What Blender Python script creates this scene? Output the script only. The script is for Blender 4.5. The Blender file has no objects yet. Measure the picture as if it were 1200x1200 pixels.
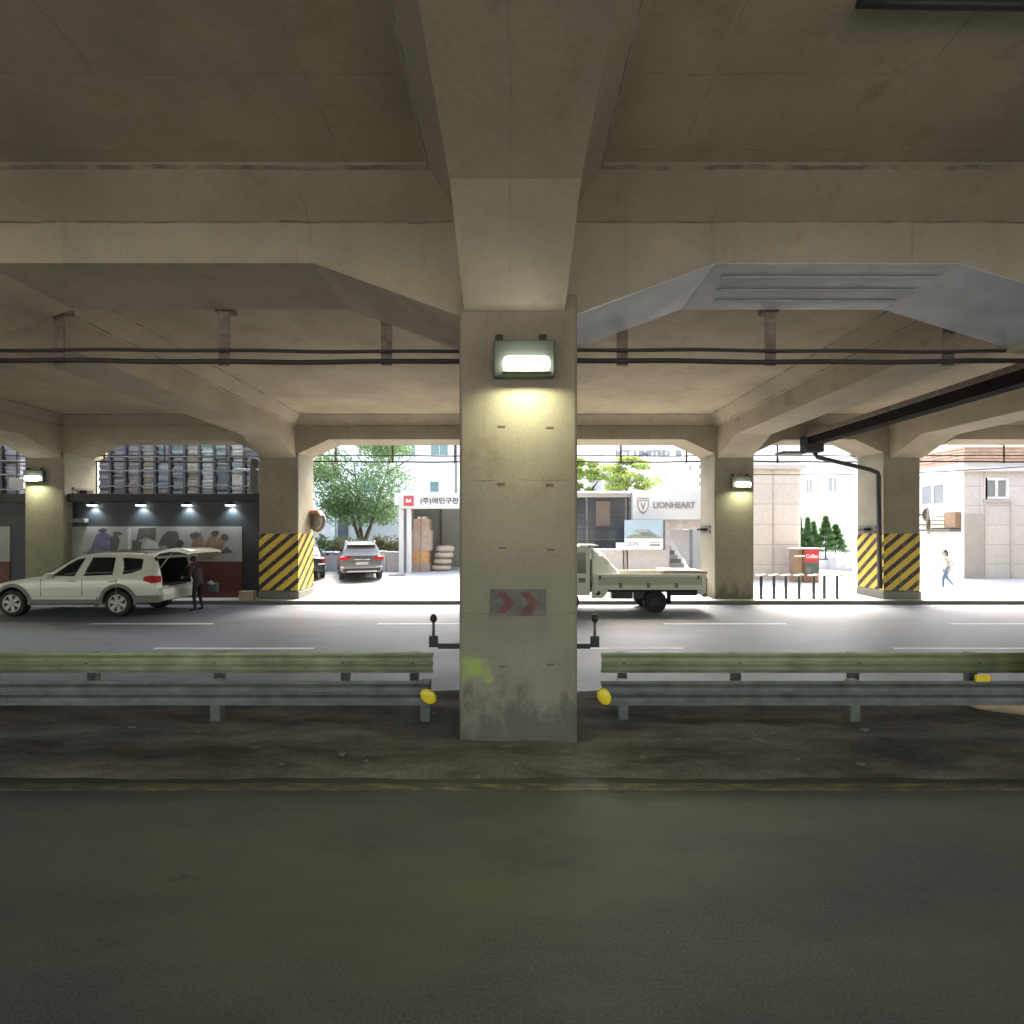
import bpy, bmesh, math, random
from mathutils import Vector, Matrix
R = math.radians
PI = math.pi
scene = bpy.context.scene
COL = scene.collection
CAMH = 2.5
HOR = 622.0
def PX(u, d): return (u - 600.0) * d / 600.0
def PZ(v, d): return CAMH + (HOR - v) * d / 600.0

# ------------------------------------------------------------------ materials
MATS = {}
def _nt(name):
    m = bpy.data.materials.new(name); m.use_nodes = True
    nt = m.node_tree
    return m, nt, nt.nodes['Principled BSDF']
def _noise(nt, vec, scale, detail=4, rough=.55):
    n = nt.nodes.new('ShaderNodeTexNoise'); n.inputs['Scale'].default_value = scale
    n.inputs['Detail'].default_value = detail; n.inputs['Roughness'].default_value = rough
    if vec is not None: nt.links.new(vec, n.inputs['Vector'])
    return n.outputs['Fac']
def _pos(nt):
    g = nt.nodes.new('ShaderNodeNewGeometry'); return g.outputs['Position']
def _map(nt, vec, scale=(1, 1, 1), loc=(0, 0, 0)):
    n = nt.nodes.new('ShaderNodeMapping'); nt.links.new(vec, n.inputs['Vector'])
    n.inputs['Scale'].default_value = scale; n.inputs['Location'].default_value = loc
    return n.outputs['Vector']
def _ramp(nt, fac, a, b, ca=(0, 0, 0, 1), cb=(1, 1, 1, 1)):
    n = nt.nodes.new('ShaderNodeValToRGB'); nt.links.new(fac, n.inputs['Fac'])
    e = n.color_ramp.elements; e[0].position = a; e[1].position = b; e[0].color = ca; e[1].color = cb
    return n.outputs['Color']
def _mix(nt, fac, a, b, mode='MIX'):
    n = nt.nodes.new('ShaderNodeMix'); n.data_type = 'RGBA'; n.blend_type = mode
    for sock, v in ((n.inputs['Factor'], fac), (n.inputs['A'], a), (n.inputs['B'], b)):
        if isinstance(v, (int, float)): sock.default_value = v
        elif isinstance(v, tuple): sock.default_value = v if len(v) == 4 else (*v, 1)
        else: nt.links.new(v, sock)
    return n.outputs['Result']
def _math(nt, op, a, b=None, c=None):
    n = nt.nodes.new('ShaderNodeMath'); n.operation = op
    for i, v in enumerate((a, b, c)):
        if v is None: continue
        if isinstance(v, (int, float)): n.inputs[i].default_value = v
        else: nt.links.new(v, n.inputs[i])
    return n.outputs[0]
def _bump(nt, bs, h, strength, dist=.02):
    b = nt.nodes.new('ShaderNodeBump'); b.inputs['Strength'].default_value = strength
    b.inputs['Distance'].default_value = dist
    nt.links.new(h, b.inputs['Height']); nt.links.new(b.outputs[0], bs.inputs['Normal'])
def _sep(nt, vec):
    s = nt.nodes.new('ShaderNodeSeparateXYZ'); nt.links.new(vec, s.inputs[0]); return s.outputs

def plain(name, col, rough=.6, metal=0, var=.15, scale=3., bump=0, coat=0, spec=None):
    if name in MATS: return MATS[name]
    m, nt, bs = _nt(name)
    bs.inputs['Roughness'].default_value = rough; bs.inputs['Metallic'].default_value = metal
    if coat: bs.inputs['Coat Weight'].default_value = coat; bs.inputs['Coat Roughness'].default_value = .05
    if spec is not None: bs.inputs['Specular IOR Level'].default_value = spec
    p = _pos(nt)
    f = _noise(nt, p, scale, 5)
    c = _mix(nt, _ramp(nt, f, .3, .7), tuple(x * (1 - var) for x in col), tuple(min(1, x * (1 + var)) for x in col))
    nt.links.new(c, bs.inputs['Base Color'])
    if bump: _bump(nt, bs, _noise(nt, p, scale * 12, 4), bump, .01)
    MATS[name] = m; return m

def emit(name, col, strength):
    if name in MATS: return MATS[name]
    m, nt, bs = _nt(name)
    bs.inputs['Base Color'].default_value = (*col, 1)
    bs.inputs['Emission Color'].default_value = (*col, 1); bs.inputs['Emission Strength'].default_value = strength
    MATS[name] = m; return m

def concrete(name, col, seams=None, patch=None, stain=.35, dark_base=False, joints=()):
    """weathered board-marked concrete, patterns in world metres"""
    m, nt, bs = _nt(name)
    p = _pos(nt)
    big = _noise(nt, p, .55, 5, .6)
    mid = _noise(nt, _map(nt, p, (2.2, 2.2, .5)), 1.0, 6, .65)
    fine = _noise(nt, p, 26, 5, .7)
    c = _mix(nt, _ramp(nt, big, .32, .68), tuple(x * .80 for x in col), tuple(x * 1.12 for x in col))
    # rusty / damp blotches with their own outline
    b2 = _ramp(nt, _noise(nt, _map(nt, p, (1, 1, 1), (13, 5, 2)), 1.3, 8, .7), .56, .70)
    c = _mix(nt, _math(nt, 'MULTIPLY', b2, stain), c, (col[0] * .72, col[1] * .62, col[2] * .52))
    b3 = _ramp(nt, mid, .60, .74)
    c = _mix(nt, _math(nt, 'MULTIPLY', b3, stain), c, (col[0] * .62, col[1] * .62, col[2] * .60))
    c = _mix(nt, .13, c, _ramp(nt, fine, .2, .8), 'OVERLAY')
    run = _ramp(nt, _noise(nt, _map(nt, p, (5, 5, .35), (2, 8, 1)), 1.0, 7, .7), .58, .78)
    c = _mix(nt, _math(nt, 'MULTIPLY', run, stain * .8), c, (col[0] * .60, col[1] * .56, col[2] * .50))
    pale = _ramp(nt, _noise(nt, _map(nt, p, (1, 1, 1), (31, 9, 4)), .9, 7, .7), .60, .74)
    c = _mix(nt, _math(nt, 'MULTIPLY', pale, stain * .55), c, tuple(min(1, x * 1.35) for x in col))
    h = _math(nt, 'ADD', _math(nt, 'MULTIPLY', fine, .35), _math(nt, 'MULTIPLY', mid, .8))
    xyz = _sep(nt, p)
    if seams:      # thin formwork joints every `seams` metres along axis
        for ax, per in seams:
            w = _math(nt, 'ADD', xyz[ax], _math(nt, 'MULTIPLY', _noise(nt, p, 1.7, 2), .05))
            fr = _math(nt, 'FRACT', _math(nt, 'DIVIDE', w, per))
            ln = _math(nt, 'LESS_THAN', fr, .016 / per)
            ln = _math(nt, 'MULTIPLY', ln, _ramp(nt, _noise(nt, p, 2.3, 3), .40, .62))
            c = _mix(nt, _math(nt, 'MULTIPLY', ln, .38), c, tuple(x * .35 for x in col))
            h = _math(nt, 'SUBTRACT', h, ln)
    for z0 in joints:
        ln = _math(nt, 'LESS_THAN', _math(nt, 'ABSOLUTE', _math(nt, 'SUBTRACT', _math(nt, 'ADD', xyz[2], _math(nt, 'MULTIPLY', _math(nt, 'SUBTRACT', _noise(nt, p, 3, 4), .5), .03)), z0)), .011)
        ln = _math(nt, 'MULTIPLY', ln, _ramp(nt, _noise(nt, p, 1.9, 4, .7), .36, .58))
        c = _mix(nt, _math(nt, 'MULTIPLY', ln, .7), c, tuple(x * .25 for x in col))
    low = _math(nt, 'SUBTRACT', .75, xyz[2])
    if dark_base: gk = _ramp(nt, _math(nt, 'ADD', _math(nt, 'MULTIPLY', low, .5), _noise(nt, _map(nt, p, (2.5, 2.5, 1.2)), 1.6, 7, .7)), .52, .74)  # patchy darker tone, growing towards the bottom
    if dark_base: c = _mix(nt, _math(nt, 'MULTIPLY', gk, .62), c, (.045, .038, .028))
    if patch:      # a daub of paint: (x, z, half w, half h, colour)
        px, pz, hw, hh, pc = patch
        wob = _math(nt, 'MULTIPLY', _math(nt, 'SUBTRACT', _noise(nt, p, 5, 6, .7), .5), 2.2)
        dx = _math(nt, 'DIVIDE', _math(nt, 'SUBTRACT', xyz[0], px), hw)
        dz = _math(nt, 'DIVIDE', _math(nt, 'SUBTRACT', xyz[2], pz), hh)
        dd = _math(nt, 'MAXIMUM', _math(nt, 'ABSOLUTE', dx), _math(nt, 'ABSOLUTE', dz))
        k = _ramp(nt, _math(nt, 'ADD', dd, wob), .45, 1.15, (1, 1, 1, 1), (0, 0, 0, 1))
        c = _mix(nt, _math(nt, 'MULTIPLY', k, .75), c, pc)
    nt.links.new(c, bs.inputs['Base Color'])
    bs.inputs['Roughness'].default_value = .85
    _bump(nt, bs, h, .35, .012)
    MATS[name] = m; return m

def asphalt(name, col, rough, drift=None):
    m, nt, bs = _nt(name)
    p = _pos(nt)
    big = _noise(nt, _map(nt, p, (.25, 1.0, 1)), .9, 5, .6)
    fine = _noise(nt, p, 55, 4, .85)
    blot = _noise(nt, _map(nt, p, (.6, 1.2, 1), (4, 3, 0)), 1.6, 6, .65)
    c = _mix(nt, _ramp(nt, big, .3, .7), tuple(x * .75 for x in col), tuple(x * 1.25 for x in col))
    c = _mix(nt, _math(nt, 'MULTIPLY', _ramp(nt, blot, .55, .7), .5), c, tuple(x * .55 for x in col))
    c = _mix(nt, .45, c, _ramp(nt, fine, .36, .64), 'OVERLAY')
    xyz = _sep(nt, p)
    # sealed cracks
    cr = nt.nodes.new('ShaderNodeTexVoronoi'); cr.feature = 'DISTANCE_TO_EDGE'; cr.inputs['Scale'].default_value = .33
    wv = nt.nodes.new('ShaderNodeVectorMath'); wv.operation = 'ADD'
    nz = nt.nodes.new('ShaderNodeTexNoise'); nz.inputs['Scale'].default_value = 1.5; nt.links.new(p, nz.inputs['Vector'])
    nt.links.new(p, wv.inputs[0]); nt.links.new(nz.outputs['Color'], wv.inputs[1])
    nt.links.new(wv.outputs[0], cr.inputs['Vector'])
    k = _math(nt, 'LESS_THAN', cr.outputs['Distance'], .004)
    c = _mix(nt, _math(nt, 'MULTIPLY', k, .12), c, tuple(x * .4 for x in col))
    if drift:      # dirt drifted in from the verge, oil marks and an olive film
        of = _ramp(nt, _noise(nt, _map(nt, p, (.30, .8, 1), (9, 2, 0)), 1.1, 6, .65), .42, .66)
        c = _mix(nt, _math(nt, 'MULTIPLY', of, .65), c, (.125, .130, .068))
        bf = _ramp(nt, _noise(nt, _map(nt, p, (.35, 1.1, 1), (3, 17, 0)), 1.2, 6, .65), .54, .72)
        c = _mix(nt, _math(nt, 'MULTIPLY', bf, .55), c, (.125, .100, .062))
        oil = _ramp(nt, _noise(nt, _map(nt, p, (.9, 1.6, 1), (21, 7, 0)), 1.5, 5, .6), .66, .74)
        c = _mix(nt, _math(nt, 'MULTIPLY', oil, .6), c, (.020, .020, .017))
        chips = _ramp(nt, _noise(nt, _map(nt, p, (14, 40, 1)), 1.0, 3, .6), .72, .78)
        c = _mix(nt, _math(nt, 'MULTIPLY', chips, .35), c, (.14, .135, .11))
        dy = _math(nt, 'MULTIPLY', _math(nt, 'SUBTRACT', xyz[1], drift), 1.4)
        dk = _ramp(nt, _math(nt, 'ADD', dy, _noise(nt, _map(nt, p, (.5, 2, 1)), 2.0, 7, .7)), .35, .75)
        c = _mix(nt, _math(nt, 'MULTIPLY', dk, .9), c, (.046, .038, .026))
    nt.links.new(c, bs.inputs['Base Color'])
    r = _math(nt, 'ADD', _math(nt, 'MULTIPLY', _math(nt, 'SUBTRACT', big, .5), .35), rough)
    nt.links.new(r, bs.inputs['Roughness'])
    _bump(nt, bs, fine, .25, .006)
    MATS[name] = m; return m

def worn(name, col, under, lo=.42, hi=.56, rough=.6, sc=(3, 14, 1)):
    """paint worn through to what lies under it"""
    m, nt, bs = _nt(name)
    p = _pos(nt)
    f = _ramp(nt, _noise(nt, _map(nt, p, sc), 1.0, 8, .75), lo, hi)
    c = _mix(nt, f, under, col)
    c = _mix(nt, .3, c, _ramp(nt, _noise(nt, p, 80, 3), .3, .7), 'OVERLAY')
    nt.links.new(c, bs.inputs['Base Color']); bs.inputs['Roughness'].default_value = rough
    MATS[name] = m; return m

def hazard(name, sx, sy):
    m, nt, bs = _nt(name)
    p = _pos(nt); x = _sep(nt, p)
    g = nt.nodes.new('ShaderNodeNewGeometry'); nrm = _sep(nt, g.outputs['Normal'])
    side = _math(nt, 'GREATER_THAN', _math(nt, 'ABSOLUTE', nrm[0]), .5)
    along = _math(nt, 'ADD', _math(nt, 'MULTIPLY', _math(nt, 'SUBTRACT', 1, side), _math(nt, 'MULTIPLY', x[0], sx)),
                  _math(nt, 'MULTIPLY', side, _math(nt, 'MULTIPLY', x[1], sy)))
    t = _math(nt, 'SUBTRACT', x[2], _math(nt, 'MULTIPLY', along, .85))
    t = _math(nt, 'ADD', t, _math(nt, 'MULTIPLY', _noise(nt, p, 5, 3), .03))
    fr = _math(nt, 'FRACT', _math(nt, 'ADD', _math(nt, 'DIVIDE', t, .44), 20.))
    bl = _math(nt, 'LESS_THAN', fr, .44)
    wear = _ramp(nt, _noise(nt, _map(nt, p, (3, 3, 1.5)), 2.2, 8, .7), .52, .70)
    c = _mix(nt, bl, (.66, .47, .055), (.028, .020, .015))
    c = _mix(nt, _math(nt, 'MULTIPLY', wear, .7), c, (.26, .22, .16))
    nt.links.new(c, bs.inputs['Base Color']); bs.inputs['Roughness'].default_value = .55
    MATS[name] = m; return m

def tiled(name, col, px, pz, ax=0, dark=.72, mort=.02):
    """stone cladding: horizontal joints every pz, vertical joints every px along axis ax"""
    m, nt, bs = _nt(name)
    p = _pos(nt); x = _sep(nt, p)
    fz = _math(nt, 'FRACT', _math(nt, 'DIVIDE', x[2], pz))
    fx = _math(nt, 'FRACT', _math(nt, 'DIVIDE', _math(nt, 'ADD', x[ax], 100), px))
    ln = _math(nt, 'MAXIMUM', _math(nt, 'LESS_THAN', fz, mort / pz), _math(nt, 'LESS_THAN', fx, mort / px))
    cell = nt.nodes.new('ShaderNodeTexWhiteNoise'); cell.noise_dimensions = '2D'
    cv = nt.nodes.new('ShaderNodeCombineXYZ')
    nt.links.new(_math(nt, 'FLOOR', _math(nt, 'DIVIDE', x[2], pz)), cv.inputs[0])
    nt.links.new(_math(nt, 'FLOOR', _math(nt, 'DIVIDE', _math(nt, 'ADD', x[ax], 100), px)), cv.inputs[1])
    nt.links.new(cv.outputs[0], cell.inputs['Vector'])
    c = _mix(nt, cell.outputs['Value'], tuple(v * .93 for v in col), tuple(v * 1.05 for v in col))
    c = _mix(nt, .08, c, _ramp(nt, _noise(nt, p, 5, 6), .3, .7), 'OVERLAY')
    c = _mix(nt, ln, c, tuple(v * dark * .7 for v in col))
    nt.links.new(c, bs.inputs['Base Color']); bs.inputs['Roughness'].default_value = .6
    MATS[name] = m; return m

def leafy(name, a, b):
    m, nt, bs = _nt(name)
    p = _pos(nt)
    c = _mix(nt, _ramp(nt, _noise(nt, p, 2.2, 4), .35, .65), a, b)
    c = _mix(nt, .35, c, _ramp(nt, _noise(nt, p, 11, 3), .3, .7), 'OVERLAY')
    nt.links.new(c, bs.inputs['Base Color']); bs.inputs['Roughness'].default_value = .55
    tr = nt.nodes.new('ShaderNodeBsdfTranslucent'); nt.links.new(c, tr.inputs['Color'])
    mx = nt.nodes.new('ShaderNodeMixShader'); mx.inputs[0].default_value = .35
    out = nt.nodes['Material Output']
    nt.links.new(bs.outputs[0], mx.inputs[1]); nt.links.new(tr.outputs[0], mx.inputs[2])
    nt.links.new(mx.outputs[0], out.inputs[0])
    MATS[name] = m; return m

def layered(name, cols, step, seed, axis=2):
    """a pile of sheets: each sheet its own colour"""
    m, nt, bs = _nt(name)
    p = _pos(nt); x = _sep(nt, p)
    w = nt.nodes.new('ShaderNodeTexWhiteNoise'); w.noise_dimensions = '1D'
    nt.links.new(_math(nt, 'ADD', _math(nt, 'FLOOR', _math(nt, 'DIVIDE', x[axis], step)), seed * 37.0), w.inputs['W'])
    r = nt.nodes.new('ShaderNodeValToRGB'); nt.links.new(w.outputs['Value'], r.inputs['Fac'])
    e = r.color_ramp.elements
    while len(e) < len(cols): e.new(.5)
    for i, cc in enumerate(cols):
        e[i].position = i / len(cols); e[i].color = (*cc, 1)
    r.color_ramp.interpolation = 'CONSTANT'
    c = _mix(nt, .3, r.outputs['Color'], _ramp(nt, _noise(nt, p, 6, 5), .3, .7), 'OVERLAY')
    fr = _math(nt, 'FRACT', _math(nt, 'DIVIDE', x[axis], step))
    c = _mix(nt, _math(nt, 'MULTIPLY', _math(nt, 'LESS_THAN', fr, .14), .8), c, (.01, .01, .01))
    nt.links.new(c, bs.inputs['Base Color']); bs.inputs['Roughness'].default_value = .7
    MATS[name] = m; return m

# ------------------------------------------------------------------ mesh building
class MB:
    def __init__(s): s.v = []; s.f = []; s.m = []; s.sm = []
    def add(s, verts, faces, mi=0, smooth=False):
        o = len(s.v); s.v += [tuple(v) for v in verts]
        for f in faces: s.f.append([i + o for i in f]); s.m.append(mi); s.sm.append(smooth)
        return s
    def box(s, x0, x1, y0, y1, z0, z1, mi=0):
        return s.add([(x0, y0, z0), (x1, y0, z0), (x1, y1, z0), (x0, y1, z0), (x0, y0, z1), (x1, y0, z1), (x1, y1, z1), (x0, y1, z1)],
                     [(0, 3, 2, 1), (4, 5, 6, 7), (0, 1, 5, 4), (1, 2, 6, 5), (2, 3, 7, 6), (3, 0, 4, 7)], mi)
    def prism(s, pts, axis, a, b, mi=0, smooth=False):
        """closed outline extruded along axis; pts are the two other coordinates in x,y,z order"""
        n = len(pts)
        def mk(p, t): return (t, p[0], p[1]) if axis == 0 else (p[0], t, p[1]) if axis == 1 else (p[0], p[1], t)
        vs = [mk(p, a) for p in pts] + [mk(p, b) for p in pts]
        s.add(vs, [(i, (i + 1) % n, n + (i + 1) % n, n + i) for i in range(n)], mi, smooth)
        o = len(s.v) - 2 * n
        for f in (list(range(n))[::-1], list(range(n, 2 * n))):
            s.f.append([o + i for i in f]); s.m.append(mi); s.sm.append(False)
        return s
    def tube(s, pts, r, n=10, mi=0, cap=True, smooth=True):
        pts = [Vector(p) for p in pts]
        rs = r if isinstance(r, (list, tuple)) else [r] * len(pts)
        o = len(s.v); up = None
        for i, p in enumerate(pts):
            d = (pts[min(i + 1, len(pts) - 1)] - pts[max(i - 1, 0)]).normalized()
            if up is None: up = Vector((0, 0, 1)) if abs(d.z) < .9 else Vector((1, 0, 0))
            a = d.cross(up).normalized(); b = a.cross(d).normalized(); up = b
            for k in range(n):
                t = 2 * PI * k / n
                s.v.append(tuple(p + (a * math.cos(t) + b * math.sin(t)) * rs[i]))
        for i in range(len(pts) - 1):
            for k in range(n):
                s.f.append([o + i * n + k, o + i * n + (k + 1) % n, o + (i + 1) * n + (k + 1) % n, o + (i + 1) * n + k]); s.m.append(mi); s.sm.append(smooth)
        if cap:
            s.f.append([o + k for k in range(n)][::-1]); s.m.append(mi); s.sm.append(False)
            s.f.append([o + (len(pts) - 1) * n + k for k in range(n)]); s.m.append(mi); s.sm.append(False)
        return s
    def lathe(s, prof, n=24, axis='z', c=(0, 0, 0), mi=0, smooth=True, cap=True):
        """prof: (radius, height) pairs; closed by caps where radius is not 0"""
        o = len(s.v)
        def mk(r, h, t):
            a, b = r * math.cos(t), r * math.sin(t)
            q = (a, b, h) if axis == 'z' else (a, h, b) if axis == 'y' else (h, a, b)
            return (q[0] + c[0], q[1] + c[1], q[2] + c[2])
        for r, h in prof:
            for k in range(n): s.v.append(mk(max(r, 1e-4), h, 2 * PI * k / n))
        for i in range(len(prof) - 1):
            for k in range(n):
                s.f.append([o + i * n + k, o + i * n + (k + 1) % n, o + (i + 1) * n + (k + 1) % n, o + (i + 1) * n + k]); s.m.append(mi); s.sm.append(smooth)
        for i in ((0, len(prof) - 1) if cap else ()):
            s.f.append([o + i * n + k for k in range(n)]); s.m.append(mi); s.sm.append(False)
        return s
    def ell(s, c, r, n=14, k=9, mi=0, M=None):
        o = len(s.v)
        for i in range(k + 1):
            ph = PI * i / k
            for j in range(n):
                t = 2 * PI * j / n
                q = Vector((r[0] * math.sin(ph) * math.cos(t), r[1] * math.sin(ph) * math.sin(t), r[2] * math.cos(ph)))
                if M is not None: q = M @ q
                s.v.append((q.x + c[0], q.y + c[1], q.z + c[2]))
        for i in range(k):
            for j in range(n):
                s.f.append([o + i * n + j, o + (i + 1) * n + j, o + (i + 1) * n + (j + 1) % n, o + i * n + (j + 1) % n]); s.m.append(mi); s.sm.append(True)
        return s
    def build(s, name, mat, parent=None, world=True, bevel=0, seg=2):
        me = bpy.data.meshes.new(name)
        vs = s.v
        if parent is not None and world:
            l = parent.location if parent.parent is None else parent.parent.location + parent.location
            vs = [(v[0] - l.x, v[1] - l.y, v[2] - l.z) for v in vs]
        me.from_pydata(vs, [], s.f)
        for mm in (mat if isinstance(mat, (list, tuple)) else [mat]): me.materials.append(mm)
        me.polygons.foreach_set('material_index', s.m); me.polygons.foreach_set('use_smooth', s.sm)
        bm = bmesh.new(); bm.from_mesh(me)
        bmesh.ops.remove_doubles(bm, verts=bm.verts, dist=1e-5)
        bmesh.ops.recalc_face_normals(bm, faces=bm.faces)
        if bevel:
            es = [e for e in bm.edges if len(e.link_faces) == 2 and e.calc_face_angle(0) > R(30)]
            bmesh.ops.bevel(bm, geom=es, offset=bevel, segments=seg, profile=.5, affect='EDGES', clamp_overlap=True)
        bm.to_mesh(me); bm.free(); me.update()
        o = bpy.data.objects.new(name, me); COL.objects.link(o)
        if parent is not None: o.parent = parent
        return o

def tag(o, label, cat, group=None):
    o['label'] = label; o['category'] = cat
    if group: o['group'] = group
    return o
def thing(name, label, cat, loc=(0, 0, 0), rz=0, group=None):
    o = bpy.data.objects.new(name, None); COL.objects.link(o); o.empty_display_size = .2
    o.location = loc; o.rotation_euler = (0, 0, rz)
    return tag(o, label, cat, group)
def struct(name, mb, mat, kind='structure', bevel=0):
    o = mb.build(name, mat, bevel=bevel); o['kind'] = kind; return o
def dup(o, loc, label=None, rz=None):
    r = o.copy(); COL.objects.link(r); r.location = loc
    if rz is not None: r.rotation_euler = (0, 0, rz)
    if label: r['label'] = label
    for ch in o.children:
        c = ch.copy(); COL.objects.link(c); c.parent = r
        for g in ch.children:
            d = g.copy(); COL.objects.link(d); d.parent = c
    return r
def text_mb(body, size, x, y, z, depth=.012, mi=0, anchor='CENTER', width=None, bold=0):
    """lettering facing -Y as mesh; returns an MB"""
    cu = bpy.data.curves.new('lettering', 'FONT'); cu.body = body; cu.size = size; cu.extrude = depth / 2
    cu.align_x = anchor; cu.align_y = 'CENTER'; cu.resolution_u = 3; cu.offset = bold
    ob = bpy.data.objects.new('lettering', cu); COL.objects.link(ob)
    dg = bpy.context.evaluated_depsgraph_get()
    me = bpy.data.meshes.new_from_object(ob.evaluated_get(dg))
    mb = MB()
    xs = [v.co.x for v in me.vertices] or [0, 1]
    k = 1 if width is None else width / (max(xs) - min(xs))
    mb.add([(v.co.x * k + x, y - v.co.z, v.co.y + z) for v in me.vertices], [list(p.vertices) for p in me.polygons], mi)
    bpy.data.objects.remove(ob); bpy.data.curves.remove(cu); bpy.data.meshes.remove(me)
    return mb
def merge(a, b, mi=None):
    a.add(b.v, b.f, 0)
    a.m[-len(b.f):] = b.m if mi is None else [mi] * len(b.f); a.sm[-len(b.f):] = b.sm
    return a
def boolean(o, cutters):
    for c in cutters:
        md = o.modifiers.new('cut', 'BOOLEAN'); md.operation = 'DIFFERENCE'; md.solver = 'EXACT'; md.object = c
    dg = bpy.context.evaluated_depsgraph_get()
    me = bpy.data.meshes.new_from_object(o.evaluated_get(dg))
    o.modifiers.clear(); old = o.data; o.data = me; bpy.data.meshes.remove(old)
    for c in cutters: bpy.data.objects.remove(c)

# ------------------------------------------------------------------ palette
CON = (.314, .271, .195)
m_slab = concrete('deck concrete', (.402, .345, .242), seams=[(0, 1.8), (1, .9)], stain=.62)
m_beam = concrete('beam concrete', tuple(x * 1.06 for x in CON), seams=[(0, 2.4)], stain=.62, joints=(6.185, 6.475))
m_col = concrete('column concrete', (.25, .228, .165), seams=[(2, 1.55)], stain=.45, dark_base=True)
m_colmid = concrete('daubed column concrete', (.232, .197, .145), seams=[(2, 1.55)], stain=.6, dark_base=True,
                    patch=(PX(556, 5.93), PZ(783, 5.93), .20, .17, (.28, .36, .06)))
m_plate = plain('grey repair coating', (.47, .48, .50), .55, 0, .18, 1.5)
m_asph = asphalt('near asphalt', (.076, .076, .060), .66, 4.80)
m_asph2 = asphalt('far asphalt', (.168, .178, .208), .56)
m_pave = concrete('forecourt paving', (.42, .415, .40), seams=[(0, 1.2), (1, 1.2)], stain=.4)
m_kerb = concrete('kerb stone', (.20, .195, .17), seams=[(0, 1.0)])
m_kerbd = concrete('grimy kerb stone', (.13, .125, .11), seams=[(0, 1.0)])
m_white = worn('white road paint', (.78, .78, .76), (.10, .10, .10), .30, .42)
m_yel = worn('yellow road paint', (.24, .20, .055), (.050, .048, .040), .46, .66)
m_dirt = None
m_steel = plain('galvanised steel', (.125, .122, .110), .55, .15, .35, 4)
m_green = plain('olive painted steel', (.30, .315, .17), .5, .0, .32, 2.5)
m_dkgreen = plain('grimy steel', (.035, .035, .03), .6, .3)
m_black = plain('black rubber', (.016, .016, .017), .75)
m_blackp = plain('black plastic', (.02, .021, .022), .4)
m_reflect = plain('yellow reflector', (.80, .56, .02), .35)
m_cable = plain('brown cable sheath', (.030, .021, .016), .6, 0, .3, 8)
m_hang = plain('rusty hanger steel', (.165, .138, .105), .7, .2, .35, 9)
m_glass = plain('dark tinted glass', (.010, .011, .012), .06, 0, 0, 1)
m_chrome = plain('bright metal', (.62, .62, .6), .25, .9, .1)
m_red = plain('red lamp lens', (.42, .012, .018), .2)
m_wplast = plain('white painted wall', (.66, .66, .66), .7, 0, .04, .8)
m_wpaint = plain('white sheet', (.74, .74, .74), .55, 0, .04)
m_grey = plain('grey painted wall', (.40, .41, .41), .7, 0, .08)
m_wood = plain('brown timber', (.20, .105, .05), .7, 0, .35, 8, .3)
m_card = plain('pale cardboard', (.40, .32, .26), .8, 0, .15, 6)
m_cardo = plain('orange cardboard', (.55, .30, .13), .8, 0, .15, 6)
m_leaf = leafy('broad leaves', (.065, .125, .04), (.16, .25, .09))
m_leafy = leafy('young leaves', (.18, .26, .05), (.34, .40, .11))
m_leafc = leafy('conifer needles', (.11, .21, .07), (.21, .34, .14))
m_leafs = leafy('shrub leaves', (.12, .13, .055), (.22, .21, .10))
m_bark = plain('bark', (.085, .065, .05), .9, 0, .35, 9, .5)

# ------------------------------------------------------------------ world, sun, camera
w = bpy.data.worlds.new('World'); scene.world = w; w.use_nodes = True
nt = w.node_tree
sky = nt.nodes.new('ShaderNodeTexSky'); sky.sky_type = 'NISHITA'; sky.sun_disc = False
SUN_EL, SUN_AZ = R(57), R(15)
sky.sun_elevation = SUN_EL; sky.sun_rotation = SUN_AZ
sky.air_density = 1.6; sky.dust_density = 6.0; sky.ozone_density = 1.0
nt.links.new(sky.outputs[0], nt.nodes['Background'].inputs[0])
nt.nodes['Background'].inputs[1].default_value = .15
sl = bpy.data.lights.new('sun', 'SUN'); sl.energy = 1.15; sl.angle = R(25); sl.color = (1, .97, .92)
so = bpy.data.objects.new('sun', sl); COL.objects.link(so)
sd = Vector((math.sin(SUN_AZ) * math.cos(SUN_EL), math.cos(SUN_AZ) * math.cos(SUN_EL), math.sin(SUN_EL)))
so.rotation_euler = sd.to_track_quat('Z', 'Y').to_euler(); so.location = sd * 60

cd = bpy.data.cameras.new('camera'); cam = bpy.data.objects.new('camera', cd); COL.objects.link(cam)
cd.sensor_width = 36; cd.lens = 18; cd.shift_y = 22 / 1200; cd.clip_end = 2000; cd.clip_start = .05
cam.location = (0, 0, CAMH); cam.rotation_euler = (R(90), 0, 0)
scene.camera = cam
scene.view_settings.view_transform = 'Standard'; scene.view_settings.look = 'None'
scene.view_settings.exposure = 3.15; scene.view_settings.gamma = 1
scene.cycles.max_bounces = 10; scene.cycles.diffuse_bounces = 6; scene.cycles.glossy_bounces = 4
scene.cycles.use_denoising = True
scene.cycles.sample_clamp_indirect = 8

# ------------------------------------------------------------------ ground
def slope(x): return .035 if x < 1 else .035 - .015 * min(1, (x - 1) / 7)
KERB_Y = 17.35
def zg(x, y): return .12 + max(0, y - 18.0) * slope(x)
struct('ground', MB().box(-600, 600, -600, 600, -.4, -.06), plain('bare ground', (.30, .29, .26), .9))
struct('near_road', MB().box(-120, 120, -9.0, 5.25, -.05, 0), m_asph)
struct('far_road', MB().box(-120, 120, 7.88, KERB_Y, -.05, 0), m_asph2)

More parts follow.
